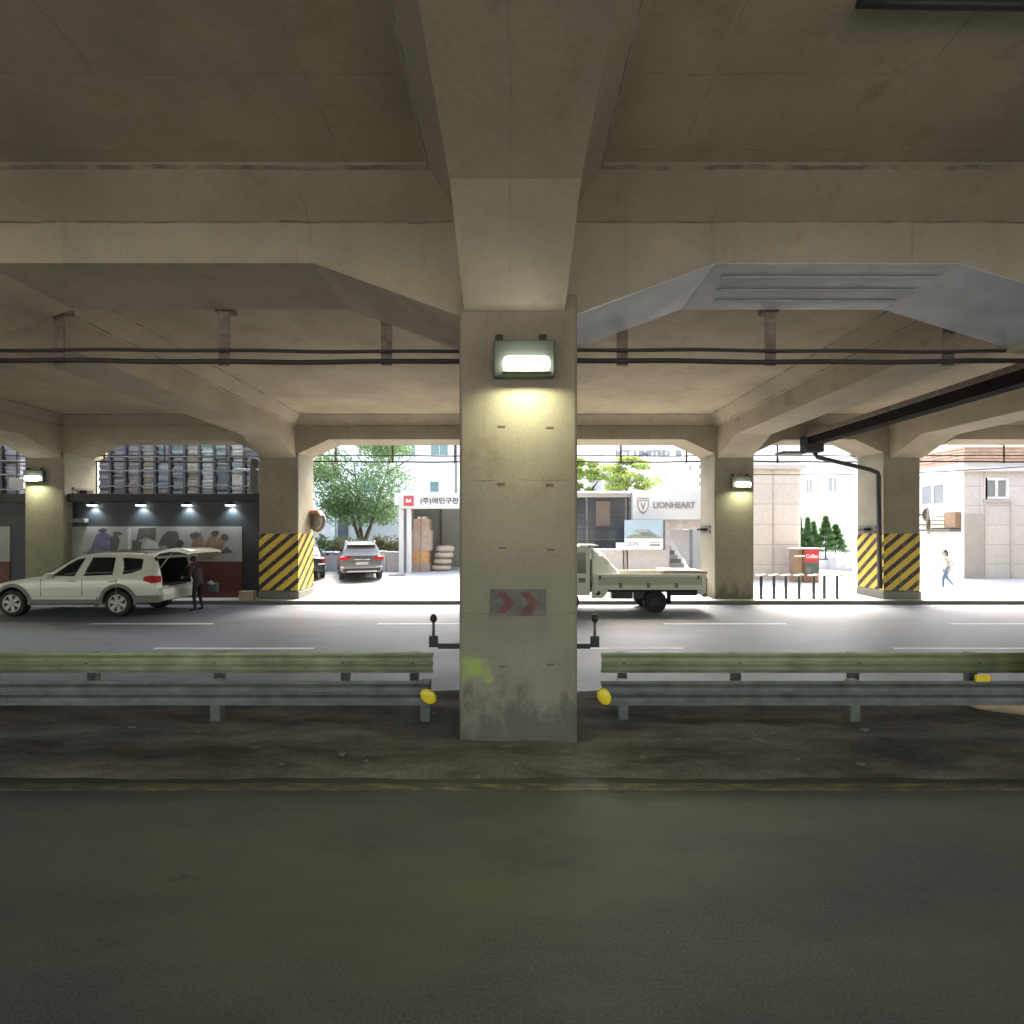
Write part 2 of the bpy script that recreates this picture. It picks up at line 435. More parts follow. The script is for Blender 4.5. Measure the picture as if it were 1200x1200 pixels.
def dirt_material():
    m, nt, bs = _nt('trodden dirt')
    p = _pos(nt)
    a = _noise(nt, _map(nt, p, (.5, 1.6, 1)), 1.6, 7, .68)
    b = _noise(nt, p, 24, 5, .75)
    c = _mix(nt, _ramp(nt, a, .38, .66), (.048, .038, .027), (.140, .115, .083))
    c = _mix(nt, .35, c, _ramp(nt, b, .3, .7), 'OVERLAY')
    pz = _ramp(nt, _noise(nt, _map(nt, p, (1, 1.5, 1), (7, 0, 0)), 2.8, 4, .6), .64, .68)
    c = _mix(nt, _math(nt, 'MULTIPLY', pz, .55), c, (.17, .155, .125))
    nt.links.new(c, bs.inputs['Base Color']); bs.inputs['Roughness'].default_value = .95
    _bump(nt, bs, b, .5, .02)
    return m
m_dirt = dirt_material()
rnd = random.Random(4)
mb = MB(); NX, NY = 330, 30
def hd(x, y):
    e = min(1, (y - 5.12) / .35, (7.95 - y) / .2)
    return .012 + max(0, e) * (.045 + .022 * math.sin(x * 1.7 + y * 2) * math.sin(y * 4.1 - x * .6) + .012 * math.sin(x * 6.1 + y * 7.3) + .008 * rnd.random())
for j in range(NY + 1):
    y = 5.12 + (7.95 - 5.12) * j / NY
    for i in range(NX + 1):
        x = -16 + 32 * i / NX
        mb.v.append((x, y + (.03 * math.sin(x * 2.3) + .02 * math.sin(x * 7) if j == 0 else 0), hd(x, y) if 0 < j < NY else -.03))
for j in range(NY):
    for i in range(NX):
        a = j * (NX + 1) + i
        mb.f.append([a, a + 1, a + NX + 2, a + NX + 1]); mb.m.append(0); mb.sm.append(True)
struct('median_strip', mb, m_dirt)

# forecourt, rising gently away from the kerb
mb = MB()
xs = [-60, -20, 1, 2.5, 4, 5.5, 8, 20, 60]; ys = [KERB_Y + .14, 18.0, 22, 26, 32, 45, 70]
for y in ys:
    for x in xs: mb.v.append((x, y, zg(x, y)))
for j in range(len(ys) - 1):
    for i in range(len(xs) - 1):
        a = j * len(xs) + i
        mb.f.append([a, a + 1, a + len(xs) + 1, a + len(xs)]); mb.m.append(0); mb.sm.append(False)
struct('forecourt_paving', mb, m_pave)
struct('kerb', MB().box(-60, 60, KERB_Y, KERB_Y + .15, -.05, .122), m_kerbd, bevel=.015)

# painted lines
def dash(x0, x1, y, wd=.13):
    struct('lane_marking', MB().box(x0, x1, y - wd / 2, y + wd / 2, -.02, .004), m_white)
for k in range(-2, 4):
    dash(-3.62 + 7.7 * k, -3.62 + 7.7 * k + 3.3, 13.76)
    dash(.25 + 7.85 * k, .25 + 7.85 * k + 3.4, 10.87)
struct('edge_line', MB().box(-60, 60, 16.72, 16.84, -.02, .004), worn('worn edge paint', (.62, .62, .6), (.085, .085, .085), .48, .60))
struct('yellow_edge_line', MB().box(-60, 60, 4.93, 5.06, -.02, .004), m_yel)

# ------------------------------------------------------------------ viaduct deck
ZS = 6.5                      # slab soffit
deck = thing('viaduct_deck', 'grey brown concrete underside of the elevated road with haunched beams', 'viaduct', (0, 6.6, 5.6))
slab = MB().box(-48, 48, -9.2, 20.0, ZS, ZS + .45)
slab.build('deck_slab', m_slab, deck)
XR = [-16.3, -8.13, .03, 7.75, 13.72, 21.6, -24.4, -32.5, 29.7]
XR.sort()
CW = 1.37                     # column width
def long_beam(y0, y1, zb=5.70, zface=6.19, fil=.62, HL=1.72, HZ=5.07, XC=None):
    """beam along x with haunches at every column; outline in x,z swept over y, plus sloping fillets to the slab"""
    b = MB()
    pts = [(-48, zb)]
    for x in (XC or XR):
        pts += [(x - CW / 2 - (2.05 if XC and x == 8.1 else HL), zb), (x - CW / 2 + .02, HZ), (x + CW / 2 - .02, HZ), (x + CW / 2 + HL, zb)]
    pts.append((48, zb))
    for (a, c) in zip(pts[:-1], pts[1:]):
        b.add([(a[0], y0, a[1]), (c[0], y0, c[1]), (c[0], y1, c[1]), (a[0], y1, a[1])], [(0, 1, 2, 3)])          # soffit
        for y in (y0, y1):
            b.add([(a[0], y, a[1]), (c[0], y, c[1]), (c[0], y, zface), (a[0], y, zface)], [(0, 1, 2, 3)])
    for y, s in ((y0, -1), (y1, 1)):
        b.add([(-48, y, zface), (48, y, zface), (48, y + s * fil, ZS + .03), (-48, y + s * fil, ZS + .03)], [(0, 1, 2, 3)])
    b.add([(-48, y0 - fil, ZS + .03), (48, y0 - fil, ZS + .03), (48, y1 + fil, ZS + .03), (-48, y1 + fil, ZS + .03)], [(0, 1, 2, 3)])
    return b
long_beam(6.12, 7.40, XC=[8.1 if x == 7.75 else -8.75 if x == -8.13 else x for x in XR]).build('lengthwise_beam', m_beam, deck)
long_beam(17.9, 19.15, fil=.5, HL=1.05, HZ=5.2).build('lengthwise_beam', m_beam, deck)
long_beam(-6.0, -4.8, fil=.5).build('lengthwise_beam', m_beam, deck)
def cross_beam(x, hw=.58):
    b = MB()
    zb, zf, HZ, fil = 5.60, 6.15, 5.04, .42
    pts = [(-9.15, zb)]
    for y0, y1 in ((-6.1, -4.75), (5.93, 7.31), (17.86, 19.23)):
        pts += [(y0 - 1.42, zb), (y0 - .02, HZ), (y1 + .02, HZ), (y1 + 1.42 if y1 < 18 else 19.8, zb)]
    pts[-1] = (19.9, 5.4)
    for a, c in zip(pts[:-1], pts[1:]):
        b.add([(x - hw, a[0], a[1]), (x + hw, a[0], a[1]), (x + hw, c[0], c[1]), (x - hw, c[0], c[1])], [(0, 1, 2, 3)])
        for xx in (x - hw, x + hw):
            b.add([(xx, a[0], a[1]), (xx, c[0], c[1]), (xx, c[0], zf), (xx, a[0], zf)], [(0, 1, 2, 3)])
    for xx, s in ((x - hw, -1), (x + hw, 1)):
        b.add([(xx, -9.15, zf), (xx, 19.9, zf), (xx + s * fil, 19.9, ZS + .025), (xx + s * fil, -9.15, ZS + .025)], [(0, 1, 2, 3)])
    b.add([(x - hw - fil, 19.9, ZS + .025), (x - hw, 19.9, zf), (x - hw, 19.9, 5.4), (x + hw, 19.9, 5.4), (x + hw, 19.9, zf), (x + hw + fil, 19.9, ZS + .025)], [(0, 1, 2, 3, 4, 5)])
    return b
for x in XR: cross_beam(x).build('cross_beam', m_beam, deck)
# parapet on the outer edge of the deck
MB().box(-48, 48, 20.0, 20.22, ZS - .05, ZS + 1.4).build('parapet', m_beam, deck)
# grey repair coating under the near beam, right of the middle column (two flat bays and haunch)
pl = MB()
def strip(x0, z0, x1, z1, mi=0):
    d = .006
    pl.add([(x0, 6.125, z0 - d), (x1, 6.125, z1 - d), (x1, 7.395, z1 - d), (x0, 7.395, z0 - d), (x0, 6.125, z0 + .01), (x1, 6.125, z1 + .01), (x1, 7.395, z1 + .01), (x0, 7.395, z0 + .01)],
           [(0, 3, 2, 1), (4, 5, 6, 7), (0, 1, 5, 4), (1, 2, 6, 5), (2, 3, 7, 6), (3, 0, 4, 7)], mi)
xa = .03 + CW / 2; xb = 8.1 - CW / 2
strip(xa + .02, 5.07, xa + 1.72, 5.70); strip(xa + 1.722, 5.70, xb - 2.052, 5.70); strip(xb - 2.05, 5.70, xb - .02, 5.07)
for k, yy in enumerate((6.42, 6.76, 7.08)):
    pl.box(xa + 1.9 + .1 * k, xb - 2.1, yy, yy + .012, 5.67, 5.691, 1)
pl.build('repair_coating', [m_plate, plain('coating seam', (.28, .275, .27), .7)], deck)
# expansion joint gutter and its downpipe
gt = thing('drain_gutter', 'long dark steel drain gutter slung under the deck with a bent black downpipe', 'gutter', (10.38, 17.6, 5.5))
gx = 10.38
MB().prism([(gx - .28, 5.78), (gx + .28, 5.78), (gx + .20, 5.46), (gx - .20, 5.46)], 1, -9.0, 17.5).build('trough', plain('weathered gutter steel', (.012, .010, .009), .9, .0, .3, 2, spec=.1), gt)
MB().box(gx - .36, gx - .285, -10.9, 17.5, 5.70, 5.82).build('edge_strip', m_hang, gt)
MB().box(gx + .285, gx + .50, -9.0, 17.5, 5.72, 5.80).build('edge_strip', m_plate, gt)
MB().box(gx - .3, gx + .3, 17.5, 17.95, 5.20, 5.78).build('hopper', m_dkgreen, gt, bevel=.02)
dpx = PX(1029, 17.78)
dp = MB().tube([(gx + .05, 17.7, 5.25), (gx + .2, 17.74, 5.05), (dpx - .3, 17.76, 4.62), (dpx - .04, 17.76, 4.52), (dpx, 17.76, 4.40), (dpx + .05, 17.76, .5)], .075, 12)
dp.build('downpipe', m_blackp, gt)
MB().box(gx - 1.0, gx - .15, 17.75, 18.3, 5.18, 5.27).build('splash_tray', m_steel, gt, bevel=.01)
# dark drain pipe crossing the soffit above the camera, right
dpip = tag(MB().tube([(2.6, 3.845, ZS - .035), (3.4, 3.86, ZS - .037), (9, 3.92, ZS - .04)], .034, 12).build('ceiling_pipe', m_dkgreen), 'dark pipe along the soffit at the upper right corner', 'pipe')

# ------------------------------------------------------------------ columns
def column(x, y, label, hz=None, mat=None, plinth=False, rows=(), base=None, depth=1.38, w=CW):
    t = thing('concrete_column', label, 'column', (x, y + depth / 2, 0), 0, 'square concrete columns carrying the deck')
    s = MB().box(x - w / 2, x + w / 2, y, y + depth, -.05, 5.25)
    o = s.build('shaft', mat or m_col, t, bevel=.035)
    tm = MB()
    tie = plain('tie hole filler', (.10, .088, .066), .9)
    for z in rows:
        for dx in (-.20, .36):
            jx, jz = .02 * math.sin(z * 37 + dx * 11), .012 * math.sin(z * 53 + dx * 7)
            q = MB().box(x + dx - .045 + jx, x + dx + .045 + jx * .6, y - .004, y + .02, z - .009 + jz, z + .011 + jz)
            q.build('tie_slot', tie, t)
    if hz:
        z0, z1 = PZ(692, 17.86), PZ(625, 17.86)
        e = .004
        MB().box(x - w / 2 - e, x + w / 2 + e, y - e, y + depth + e, z0, z1).build('hazard_band', hz, t, bevel=.02)
    if plinth:
        MB().box(x - w / 2 - .03, x + w / 2 + .03, y - .03, y + depth + .03, -.05, PZ(693, 17.86)).build('plinth', m_kerb, t, bevel=.03)
    return t
D2 = 17.86
nr = [PZ(v, 5.93) for v in (500, 568, 643, 780)]
fr = [PZ(v, D2) for v in (578, 600, 622, 645, 668)]
cm = column(PX(607.5, 5.93), 5.93, 'nearest column, in the middle, with a lit lamp and arrow sign on its front', None, m_colmid, rows=nr)
column(8.1, 5.93, 'column of the near row out of the frame to the right')
column(-8.75, 5.93, 'column of the near row out of the frame to the left')
column(PX(52, D2), D2, 'far column behind the white car, with a lit lamp and bare sides', rows=fr)
hzl = hazard('hazard stripes rising right', 1, 1); hzr = hazard('hazard stripes rising right on left flank', 1, -1)
column(PX(326.5, D2), D2, 'far column between dark shop and tree, striped yellow and black', hzl, plinth=True, rows=fr[:3])
column(.03, D2, 'far column hidden behind the nearest column', hzl, plinth=True)
column(PX(860.5, D2), D2, 'far column behind the truck tail, with a lit lamp and no stripes', rows=fr)
column(PX(1057, D2), D2, 'striped far column on the right, beside the black downpipe', hzr, plinth=True, rows=fr[:2], w=1.27)
column(21.6, D2, 'far column out of the frame to the right', hzr, plinth=True)

# lamps on columns
LAMPC = (.95, 1.0, .66)
m_lens = emit('lit lamp lens', (1, 1, .90), 2.2)
m_house = plain('grey green lamp casing', (.10, .115, .092), .5, .2)
def lamp(x, yface, z, label, power, s=1.0):
    t = thing('column_lamp', label, 'lamp', (x, yface, z), 0, 'lit lamps on the columns')
    MB().box(-.36 * s, .33 * s, -.13, 0, -.165, .25).build('casing', m_house, t, world=False, bevel=.015)
    ln = MB().box(-.25 * s, .27 * s, -.23, -.131, -.115, .045)
    ln.build('lens', m_lens, t, world=False, bevel=.05, seg=3)
    MB().box(-.26 * s, .28 * s, -.215, -.132, -.135, -.112).build('lens_rim', m_steel, t, world=False, bevel=.004)
    for dx in (-.30, .20):
        MB().box(dx * s - .04, dx * s + .04, -.06, 0, .272, .34).build('bracket', m_dkgreen, t, world=False, bevel=.008)
    L = bpy.data.lights.new('lamp_light', 'AREA'); L.shape = 'RECTANGLE'; L.size = .5 * s; L.size_y = .03; L.spread = R(150)
    L.energy = power; L.color = LAMPC
    lo = bpy.data.objects.new('lamp_light', L); COL.objects.link(lo); lo.parent = t
    lo.location = (0, -.262, -.10); lo.rotation_euler = (R(-5), 0, 0)
    return t
lamp(PX(616, 5.75), 5.93, PZ(421, 5.72), 'lit lamp on the nearest column, largest in view', 3.6)
lamp(PX(43, D2), D2, PZ(560, D2), 'lit lamp on the far column behind the white car', 3.6)
lamp(PX(868, D2), D2, PZ(567, D2), 'lit lamp on the far column behind the truck', 3.6)

# arrow sign on the middle column
sx, sz, sy = PX(607, 5.92), PZ(706, 5.92), 5.93
sg = thing('arrow_sign', 'dirty white board with red chevrons on the nearest column', 'sign', (sx, sy, sz))
MB().box(sx - .315, sx + .315, sy - .025, sy - .001, sz - .155, sz + .155).build('board', plain('grimy white board', (.105, .09, .07), .6, 0, .4, 6), sg, bevel=.004)
ch = plain('faded red paint', (.105, .030, .024), .6, 0, .35, 7)
for k in (-.20, .08):
    h, d, wd = .12, .10, .11
    x0 = sx + k
    MB().prism([(x0 - wd / 2, sz + h), (x0 + wd / 2, sz + h), (x0 + wd / 2 + d, sz), (x0 + wd / 2, sz - h), (x0 - wd / 2, sz - h), (x0 - wd / 2 + d, sz)], 1, sy - .029, sy - .0252).build('chevron', ch, sg)

# ------------------------------------------------------------------ cable runs
def cable_run(y, za, zb_, hx, ztop, label, r=.03, hw=.08):
    t = thing('cable_run', label, 'cables', (0, y, zb_))
    for z, rr, ph in ((za, r, 0), (zb_, r * 1.35, 1)):
        pts = []
        for i in range(-120, 121):
            x = i * .3
            pts.append((x, y + (.012 if ph else 0), z + .012 * math.sin(x * .8 + ph) + .006 * math.sin(x * 2.9 + ph)))
        MB().tube(pts, rr, 8).build('cable', m_cable, t)
    for x in hx:
        h = MB().box(x - hw, x + hw, y + .045, y + .065, min(za, zb_) - .05, ztop)
        h.box(x - hw * 1.4, x + hw * 1.4, y + .02, y + .2, ztop - .02, ztop + .06)
        h.build('hanger', m_hang, t)
    return t
yc = 7.45
cable_run(yc, PZ(411, yc), PZ(423, yc), [PX(u, yc) for u in (65, 260, 452, 730, 905, 1115, 1300)], 5.72, 'pair of dark cables slung in front of the ceiling on flat hangers', .028)
cable_run(19.25, PZ(534, 19.25), PZ(541, 19.25), [PX(u, 19.25) for u in (121, 192, 265, 393, 460, 533, 728, 805, 912, 1178)], 5.75, 'thin dark cables along the outer beam across the bright openings', .022, .035)
tag(MB().tube([(9.0, 19.35, PZ(556, 19.35)), (12, 19.35, PZ(556.5, 19.35)), (16, 19.35, PZ(553, 19.35)), (20, 19.35, PZ(546, 19.35)), (26, 19.35, PZ(545, 19.35))], .018, 8).build('drooping_cable', m_cable), 'lower thin cable drooping past the striped right column', 'cable')

# ------------------------------------------------------------------ guard rails
def w_profile(y, zt, s):
    """w-beam section, humps toward s (-1 = camera), as closed outline in y,z"""
    out = [(0, 0), (0, .035), (.075, .062), (.075, .118), (.012, .145), (.012, .165), (.075, .192), (.075, .248), (0, .275), (0, .31)]
    a = [(y + s * p, zt - .31 + q) for p, q in out]
    b = [(y + s * (p - .006) - s * .004, zt - .31 + q) for p, q in out][::-1]
    return a + b
def rail(x0, x1, y, zt, s, posts, mat, label, cap_x=None, refl=(), pmat=None, pz=0.02):
    t = thing('guard_rail', label, 'guard rail', ((x0 + x1) / 2, y, 0), 0, 'steel guard rails along the median')
    MB().prism(w_profile(y, zt, s), 0, x0, x1).build('rail_beam', mat, t)
    for px in posts:
        yb = y - s * .13
        p = MB().box(px - .065, px + .065, yb - .06, yb + .06, -.05, zt - .02)
        p.build('post', pmat or mat, t, bevel=.01)
        MB().box(px - .05, px + .05, min(yb - s * .0, y - s * .012), max(yb, y - s * .012), zt - .28, zt - .05).build('spacer_block', pmat or mat, t)
        MB().lathe([(.022, 0), (.022, .012), (.0, .016)], 10, 'y', (px, y + s * .014 - (0 if s > 0 else .012), zt - .155)).build('bolt', m_steel, t)
    x = x0 + 1.3
    while x < x1 - .6:
        MB().prism([(p + s * .0065 if True else p, q) for p, q in w_profile(y, zt, s)], 0, x, x + .34).build('splice_plate', mat, t)
        x += 4.0
    for cx, rot in (cap_x or []):
        e = MB().ell((0, 0, 0), (.115, .03, .085), 18, 8)
        c, sn = math.cos(rot), math.sin(rot)
        e.v = [(cx + v[0] * c - v[2] * sn, y + s * .10 + v[1], zt - .165 + v[0] * sn + v[2] * c) for v in e.v]
        e.build('end_marker', m_reflect, t)
    for rx in refl:
        MB().box(rx - .09, rx + .09, y + s * .05 - .02, y + s * .05 + .02, zt + .005, zt + .095).build('reflector', m_reflect, t, bevel=.012)
    return t
yr = 6.52
zr = PZ(798, yr)
rail(-16, PX(503, yr), yr, zr, -1, [PX(248 - 275 * k, yr) for k in range(0, 4)] + [PX(497, yr)], m_steel, 'grey steel guard rail left of the nearest column, in front of the green one', [(PX(502, yr - .1), R(-38))])
rail(PX(704, yr), 16, yr, zr, -1, [PX(732 + 275 * k, yr) for k in range(0, 4)], m_steel, 'grey steel guard rail right of the nearest column, in front of the green one', [(PX(708, yr - .1), R(-62))], refl=[PX(1147, yr)])
yq = 7.86
zq = PZ(765, yq)
rail(-18, PX(508, yq), yq, zq, -1, [PX(402 - 150 * k, yq) for k in range(0, 8)] + [PX(484, yq)], m_green, 'olive green guard rail left of the nearest column, behind the grey one', pmat=m_steel)
rail(PX(704, yq), 18, yq, zq, -1, [PX(731, yq)] + [PX(866 + 140 * k, yq) for k in range(0, 7)], m_green, 'olive green guard rail right of the nearest column, behind the grey one', pmat=m_steel)
# marker posts by the column
for u, sgn, lab in ((508, 1, 'black marker on an arm left of the nearest column'), (697, -1, 'black marker on an arm right of the nearest column')):
    y = 7.15; x = PX(u, y)
    t = thing('marker_post', lab, 'marker', (x, y, .8), 0, 'black markers on arms beside the nearest column')
    MB().box(x - .06, x + .06, y - .04, y + .04, PZ(758, y), PZ(745, y)).build('socket', m_blackp, t, bevel=.012)
    MB().tube([(x, y, PZ(746, y)), (x, y, PZ(727, y))], .02, 10).build('rod', m_steel, t)
    MB().lathe([(.025, 0), (.05, .03), (.05, .07), (.02, .11)], 14, 'z', (x, y, PZ(729, y))).build('cap', m_blackp, t)
    a, b = sorted((x + sgn * .061, .074 - sgn * .680))
    MB().box(a, b, y - .03, y + .03, PZ(760, y), PZ(754, y)).build('arm', m_blackp, t, bevel=.01)

# sandbag under the right rail
rs = random.Random(9)
sb = MB()
sb.ell((7.0, 6.98, .17), (.78, .30, .19), 28, 14)
sb.v = [(v[0] + .02 * math.sin(v[2] * 40), v[1] + .03 * math.sin(v[0] * 9), max(.03, v[2] + .018 * math.sin(v[0] * 14 + v[1] * 9) * (1 if v[2] > .1 else 0))) for v in sb.v]
tag(sb.build('sandbag', plain('tan sacking', (.40, .27, .16), .9, 0, .2, 5, .5)), 'tan sandbag lying under the right end of the grey rail', 'sandbag')
# rubble on the median
for k in range(18):
    r = rs.uniform(.012, .045); x = rs.uniform(-6.4, 6.6); y = rs.uniform(5.3, 6.4)
    if abs(x - .07) < .9: continue
    s = MB().ell((x, y, .05 + r * .2), (r * 1.3, r, r * .6), 9, 6)
    s.v = [(v[0] + rs.uniform(-.2, .2) * r, v[1] + rs.uniform(-.2, .2) * r, v[2] + rs.uniform(-.15, .15) * r) for v in s.v]
    o = tag(s.build('stone_chip', plain('stone chips', (.10, .09, .075), .9, 0, .3, 20)), 'small grey stone chip lying on the dirt median', 'stone', 'stone chips on the median')

# ------------------------------------------------------------------ vehicles
def lerp_keys(keys, x):
    if x <= keys[0][0]: return keys[0][1]
    for (a, va), (b, vb) in zip(keys[:-1], keys[1:]):
        if x <= b:
            t = (x - a) / (b - a)
            return tuple(p + (q - p) * t for p, q in zip(va, vb))
    return keys[-1][1]
def section(keys, x):
    zb, wd, zbelt, zt, wr = lerp_keys(keys, x)
    return [(0, zb), (wd * .84, zb), (wd * .96, zb + .10), (wd, zb + (zbelt - zb) * .50), (wd * .992, zbelt - .09), (wd * .962, zbelt),
            (wr + .012, max(zt - .085, zbelt + .004)), (wr * .93, max(zt - .018, zbelt + .008)), (wr * .55, zt + .006), (0, zt + .014)]
def side_y(keys, x, z):
    s = section(keys, x)
    for (a, b) in zip(s[2:-1], s[3:]):
        if a[1] <= z <= b[1] and b[1] > a[1]:
            return a[0] + (b[0] - a[0]) * (z - a[1]) / (b[1] - a[1])
    return s[6][0]
def car_body(keys, paint, name, parent, wheels, wr, cargo=None):
    xs = sorted(set([k[0] for k in keys] + [keys[0][0] + (keys[-1][0] - keys[0][0]) * i / 70 for i in range(71)]))
    b = MB(); n = None
    for x in xs:
        h = section(keys, x)
        ring = [(x, y, z) for y, z in h] + [(x, -y, z) for y, z in h[::-1][1:-1]]
        n = len(ring); b.v += ring
    for i in range(len(xs) - 1):
        for k in range(n):
            b.f.append([i * n + k, i * n + (k + 1) % n, (i + 1) * n + (k + 1) % n, (i + 1) * n + k]); b.m.append(0); b.sm.append(True)
    b.f.append(list(range(n))[::-1]); b.m.append(0); b.sm.append(False)
    b.f.append([(len(xs) - 1) * n + k for k in range(n)]); b.m.append(0); b.sm.append(False)
    o = b.build(name, [paint, m_black], parent, world=False)
    cut = []
    for wx, wz in wheels:
        c = MB().lathe([(wr, -2), (wr, 2)], 40, 'y', (wx, 0, wz), smooth=False).build('cutter', m_black, parent, world=False); cut.append(c)
    if cargo:
        cut.append(MB().box(*cargo).build('cutter', m_black, parent, world=False))
    bpy.context.view_layer.update()
    boolean(o, cut)
    me = o.data
    for p in me.polygons:
        c = p.center
        for wx, wz in wheels:
            if (c.x - wx) ** 2 + (c.z - wz) ** 2 < (wr * .995) ** 2 and abs(p.normal.y) < .5: p.material_index = 1; p.use_smooth = False
        if cargo and cargo[0] - .02 <= c.x <= cargo[1] and cargo[2] - .02 <= c.y <= cargo[3] + .02 and cargo[4] - .02 <= c.z <= cargo[5] + .02 and abs(p.normal.x) < 1.1:
            if min(abs(c.x - cargo[0]), abs(c.y - cargo[2]), abs(c.y - cargo[3]), abs(c.z - cargo[4]), abs(c.z - cargo[5])) < .012: p.material_index = 1; p.use_smooth = False
    me.set_sharp_from_angle(angle=R(32))
    return o
def glass_patch(keys, top, bot, sides=(1, -1), off=.006, mb=None):
    """window between polyline top and bottom [(x,z)...], laid on the body side and a few mm thick"""
    for sd in sides:
        def ev(poly, t):
            n = len(poly) - 1; f = t * n; i = min(int(f), n - 1); f -= i
            return (poly[i][0] + (poly[i + 1][0] - poly[i][0]) * f, poly[i][1] + (poly[i + 1][1] - poly[i][1]) * f)
        b = mb or MB()
        N, K = 12, 5; o = len(b.v)
        for lay in (off, -.012):
            for i in range(N + 1):
                t = i / N; a = ev(top, t); c = ev(bot, t)
                for k in range(K + 1):
                    s = k / K; x = c[0] + (a[0] - c[0]) * s; z = c[1] + (a[1] - c[1]) * s
                    b.v.append((x, sd * (side_y(keys, x, z) + lay), z))
        L = (N + 1) * (K + 1)
        for i in range(N):
            for k in range(K):
                q = o + i * (K + 1) + k
                b.f.append([q, q + 1, q + K + 2, q + K + 1]); b.m.append(0); b.sm.append(True)
        def edge(idx):
            for p, q in zip(idx[:-1], idx[1:]):
                b.f.append([o + p, o + q, o + q + L, o + p + L]); b.m.append(0); b.sm.append(False)
        edge([i * (K + 1) for i in range(N + 1)]); edge([i * (K + 1) + K for i in range(N + 1)])
        edge(list(range(K + 1))); edge([N * (K + 1) + k for k in range(K + 1)])
        if mb is None: yield sd, b
def wheel(parent, x, y, z, r, wd, out, rimcol, spokes=6):
    """tyre with a spoked rim; out = +1/-1 which way the rim faces along y"""
    t = MB().lathe([(r * .62, -wd / 2), (r * .93, -wd / 2), (r, -wd * .32), (r, wd * .32), (r * .93, wd / 2), (r * .62, wd / 2), (r * .62, -wd / 2)], 36, 'y', (x, y, z), cap=False)
    ty = t.build('wheel', m_black, parent, world=False)
    rm = MB()
    yo = y + out * wd * .40
    rm.lathe([(r * .66, 0), (r * .68, out * .03), (r * .60, out * .035), (r * .57, -out * .05), (r * .66, 0)], 36, 'y', (x, yo, z), cap=False)
    rm.lathe([(.001, out * .03), (r * .16, out * .03), (r * .18, 0), (r * .18, -out * .04)], 20, 'y', (x, yo, z))
    for k in range(spokes):
        a = 2 * PI * k / spokes + .3
        ca, sa = math.cos(a), math.sin(a)
        pts = []
        for rr, hw in ((r * .12, r * .10), (r * .62, r * .15)):
            for s in (-1, 1): pts.append((rr * ca - s * hw * sa, rr * sa + s * hw * ca))
        q = [pts[0], pts[1], pts[3], pts[2]]
        rm.prism([(x + p[0], z + p[1]) for p in q], 1, yo - out * .025, yo + out * .024)
    ro = rm.build('rim', rimcol, ty, world=False)
    dk = MB().lathe([(.001, 0), (r * .64, 0)], 30, 'y', (x, y + out * wd * .22, z)); dk.build('brake_disc', m_hang, ty, world=False)
    return ty
def arc_trim(parent, mat, keys, wx, wz, r0, r1, sides=(1, -1), a0=-8, a1=188):
    for sd in sides:
        b = MB(); o = 0; N = 22
        for i in range(N + 1):
            a = R(a0 + (a1 - a0) * i / N)
            for rr, off in ((r0, -.05), (r0, .022), (r1, .018), (r1, -.03)):
                x, z = wx + rr * math.cos(a), max(wz + rr * math.sin(a), .22)
                b.v.append((x, sd * (side_y(keys, x, max(z, .50)) + off), z))
        for i in range(N):
            for k in range(4):
                b.f.append([i * 4 + k, i * 4 + (k + 1) % 4, (i + 1) * 4 + (k + 1) % 4, (i + 1) * 4 + k]); b.m.append(0); b.sm.append(False)
        b.f.append([0, 1, 2, 3]); b.f.append([N * 4 + k for k in (3, 2, 1, 0)]); b.m += [0, 0]; b.sm += [False, False]
        b.build('wheel_arch', mat, parent, world=False)

m_suvp = plain('cream white car paint', (.68, .68, .60), .35, 0, .02, 1, 0, .8)
m_trim = plain('grey plastic cladding', (.17, .17, .145), .6, 0, .08)
m_rim = plain('alloy rim', (.46, .46, .42), .35, .15, .05)
m_amber = plain('clear lamp lens', (.70, .68, .62), .15)
# ---- white SUV with its tailgate open
K1 = [(-2.50, (.50, .80, .70, .78, .72)), (-2.46, (.46, .87, .74, .83, .78)), (-2.43, (.44, .90, .80, .87, .80)), (-2.425, (.44, .91, 1.02, 1.10, .80)),
      (-2.30, (.42, .94, 1.14, 1.66, .70)), (-2.22, (.41, .945, 1.16, 1.755, .71)), (-2.0, (.40, .955, 1.17, 1.80, .72)), (-1.0, (.36, .96, 1.16, 1.84, .735)), (-.3, (.36, .96, 1.15, 1.83, .73)),
      (.05, (.36, .96, 1.14, 1.765, .715)), (1.0, (.36, .96, 1.13, 1.20, .74)), (1.08, (.36, .958, 1.10, 1.155, .80)), (1.6, (.36, .95, 1.03, 1.10, .82)),
      (2.2, (.40, .92, .95, 1.00, .78)), (2.40, (.42, .86, .86, .91, .70)), (2.5, (.48, .76, .70, .76, .62))]
W1 = [(-1.31, .41), (1.76, .41)]
suv = thing('white_suv', 'cream white SUV parked by the kerb with its tailgate raised', 'car', (-12.77, 15.82, 0), PI)
car_body(K1, m_suvp, 'body', suv, W1, .465, cargo=(-2.8, -1.15, -.68, .68, .86, 1.66))
for nm, top, bot in (('front_window', [(.60, 1.24), (.30, 1.50), (.02, 1.66), (-.23, 1.70)], [(.70, 1.19), (.4, 1.185), (.1, 1.18), (-.03, 1.18)]),
                     ('rear_window', [(-.45, 1.715), (-.8, 1.72), (-1.12, 1.715)], [(-.28, 1.185), (-.7, 1.20), (-1.13, 1.215)]),
                     ('quarter_window', [(-1.33, 1.71), (-1.6, 1.70), (-1.93, 1.665)], [(-1.43, 1.235), (-1.7, 1.27), (-1.95, 1.37)])):
    for sd, b in glass_patch(K1, top, bot): b.build(nm, m_glass, suv, world=False)
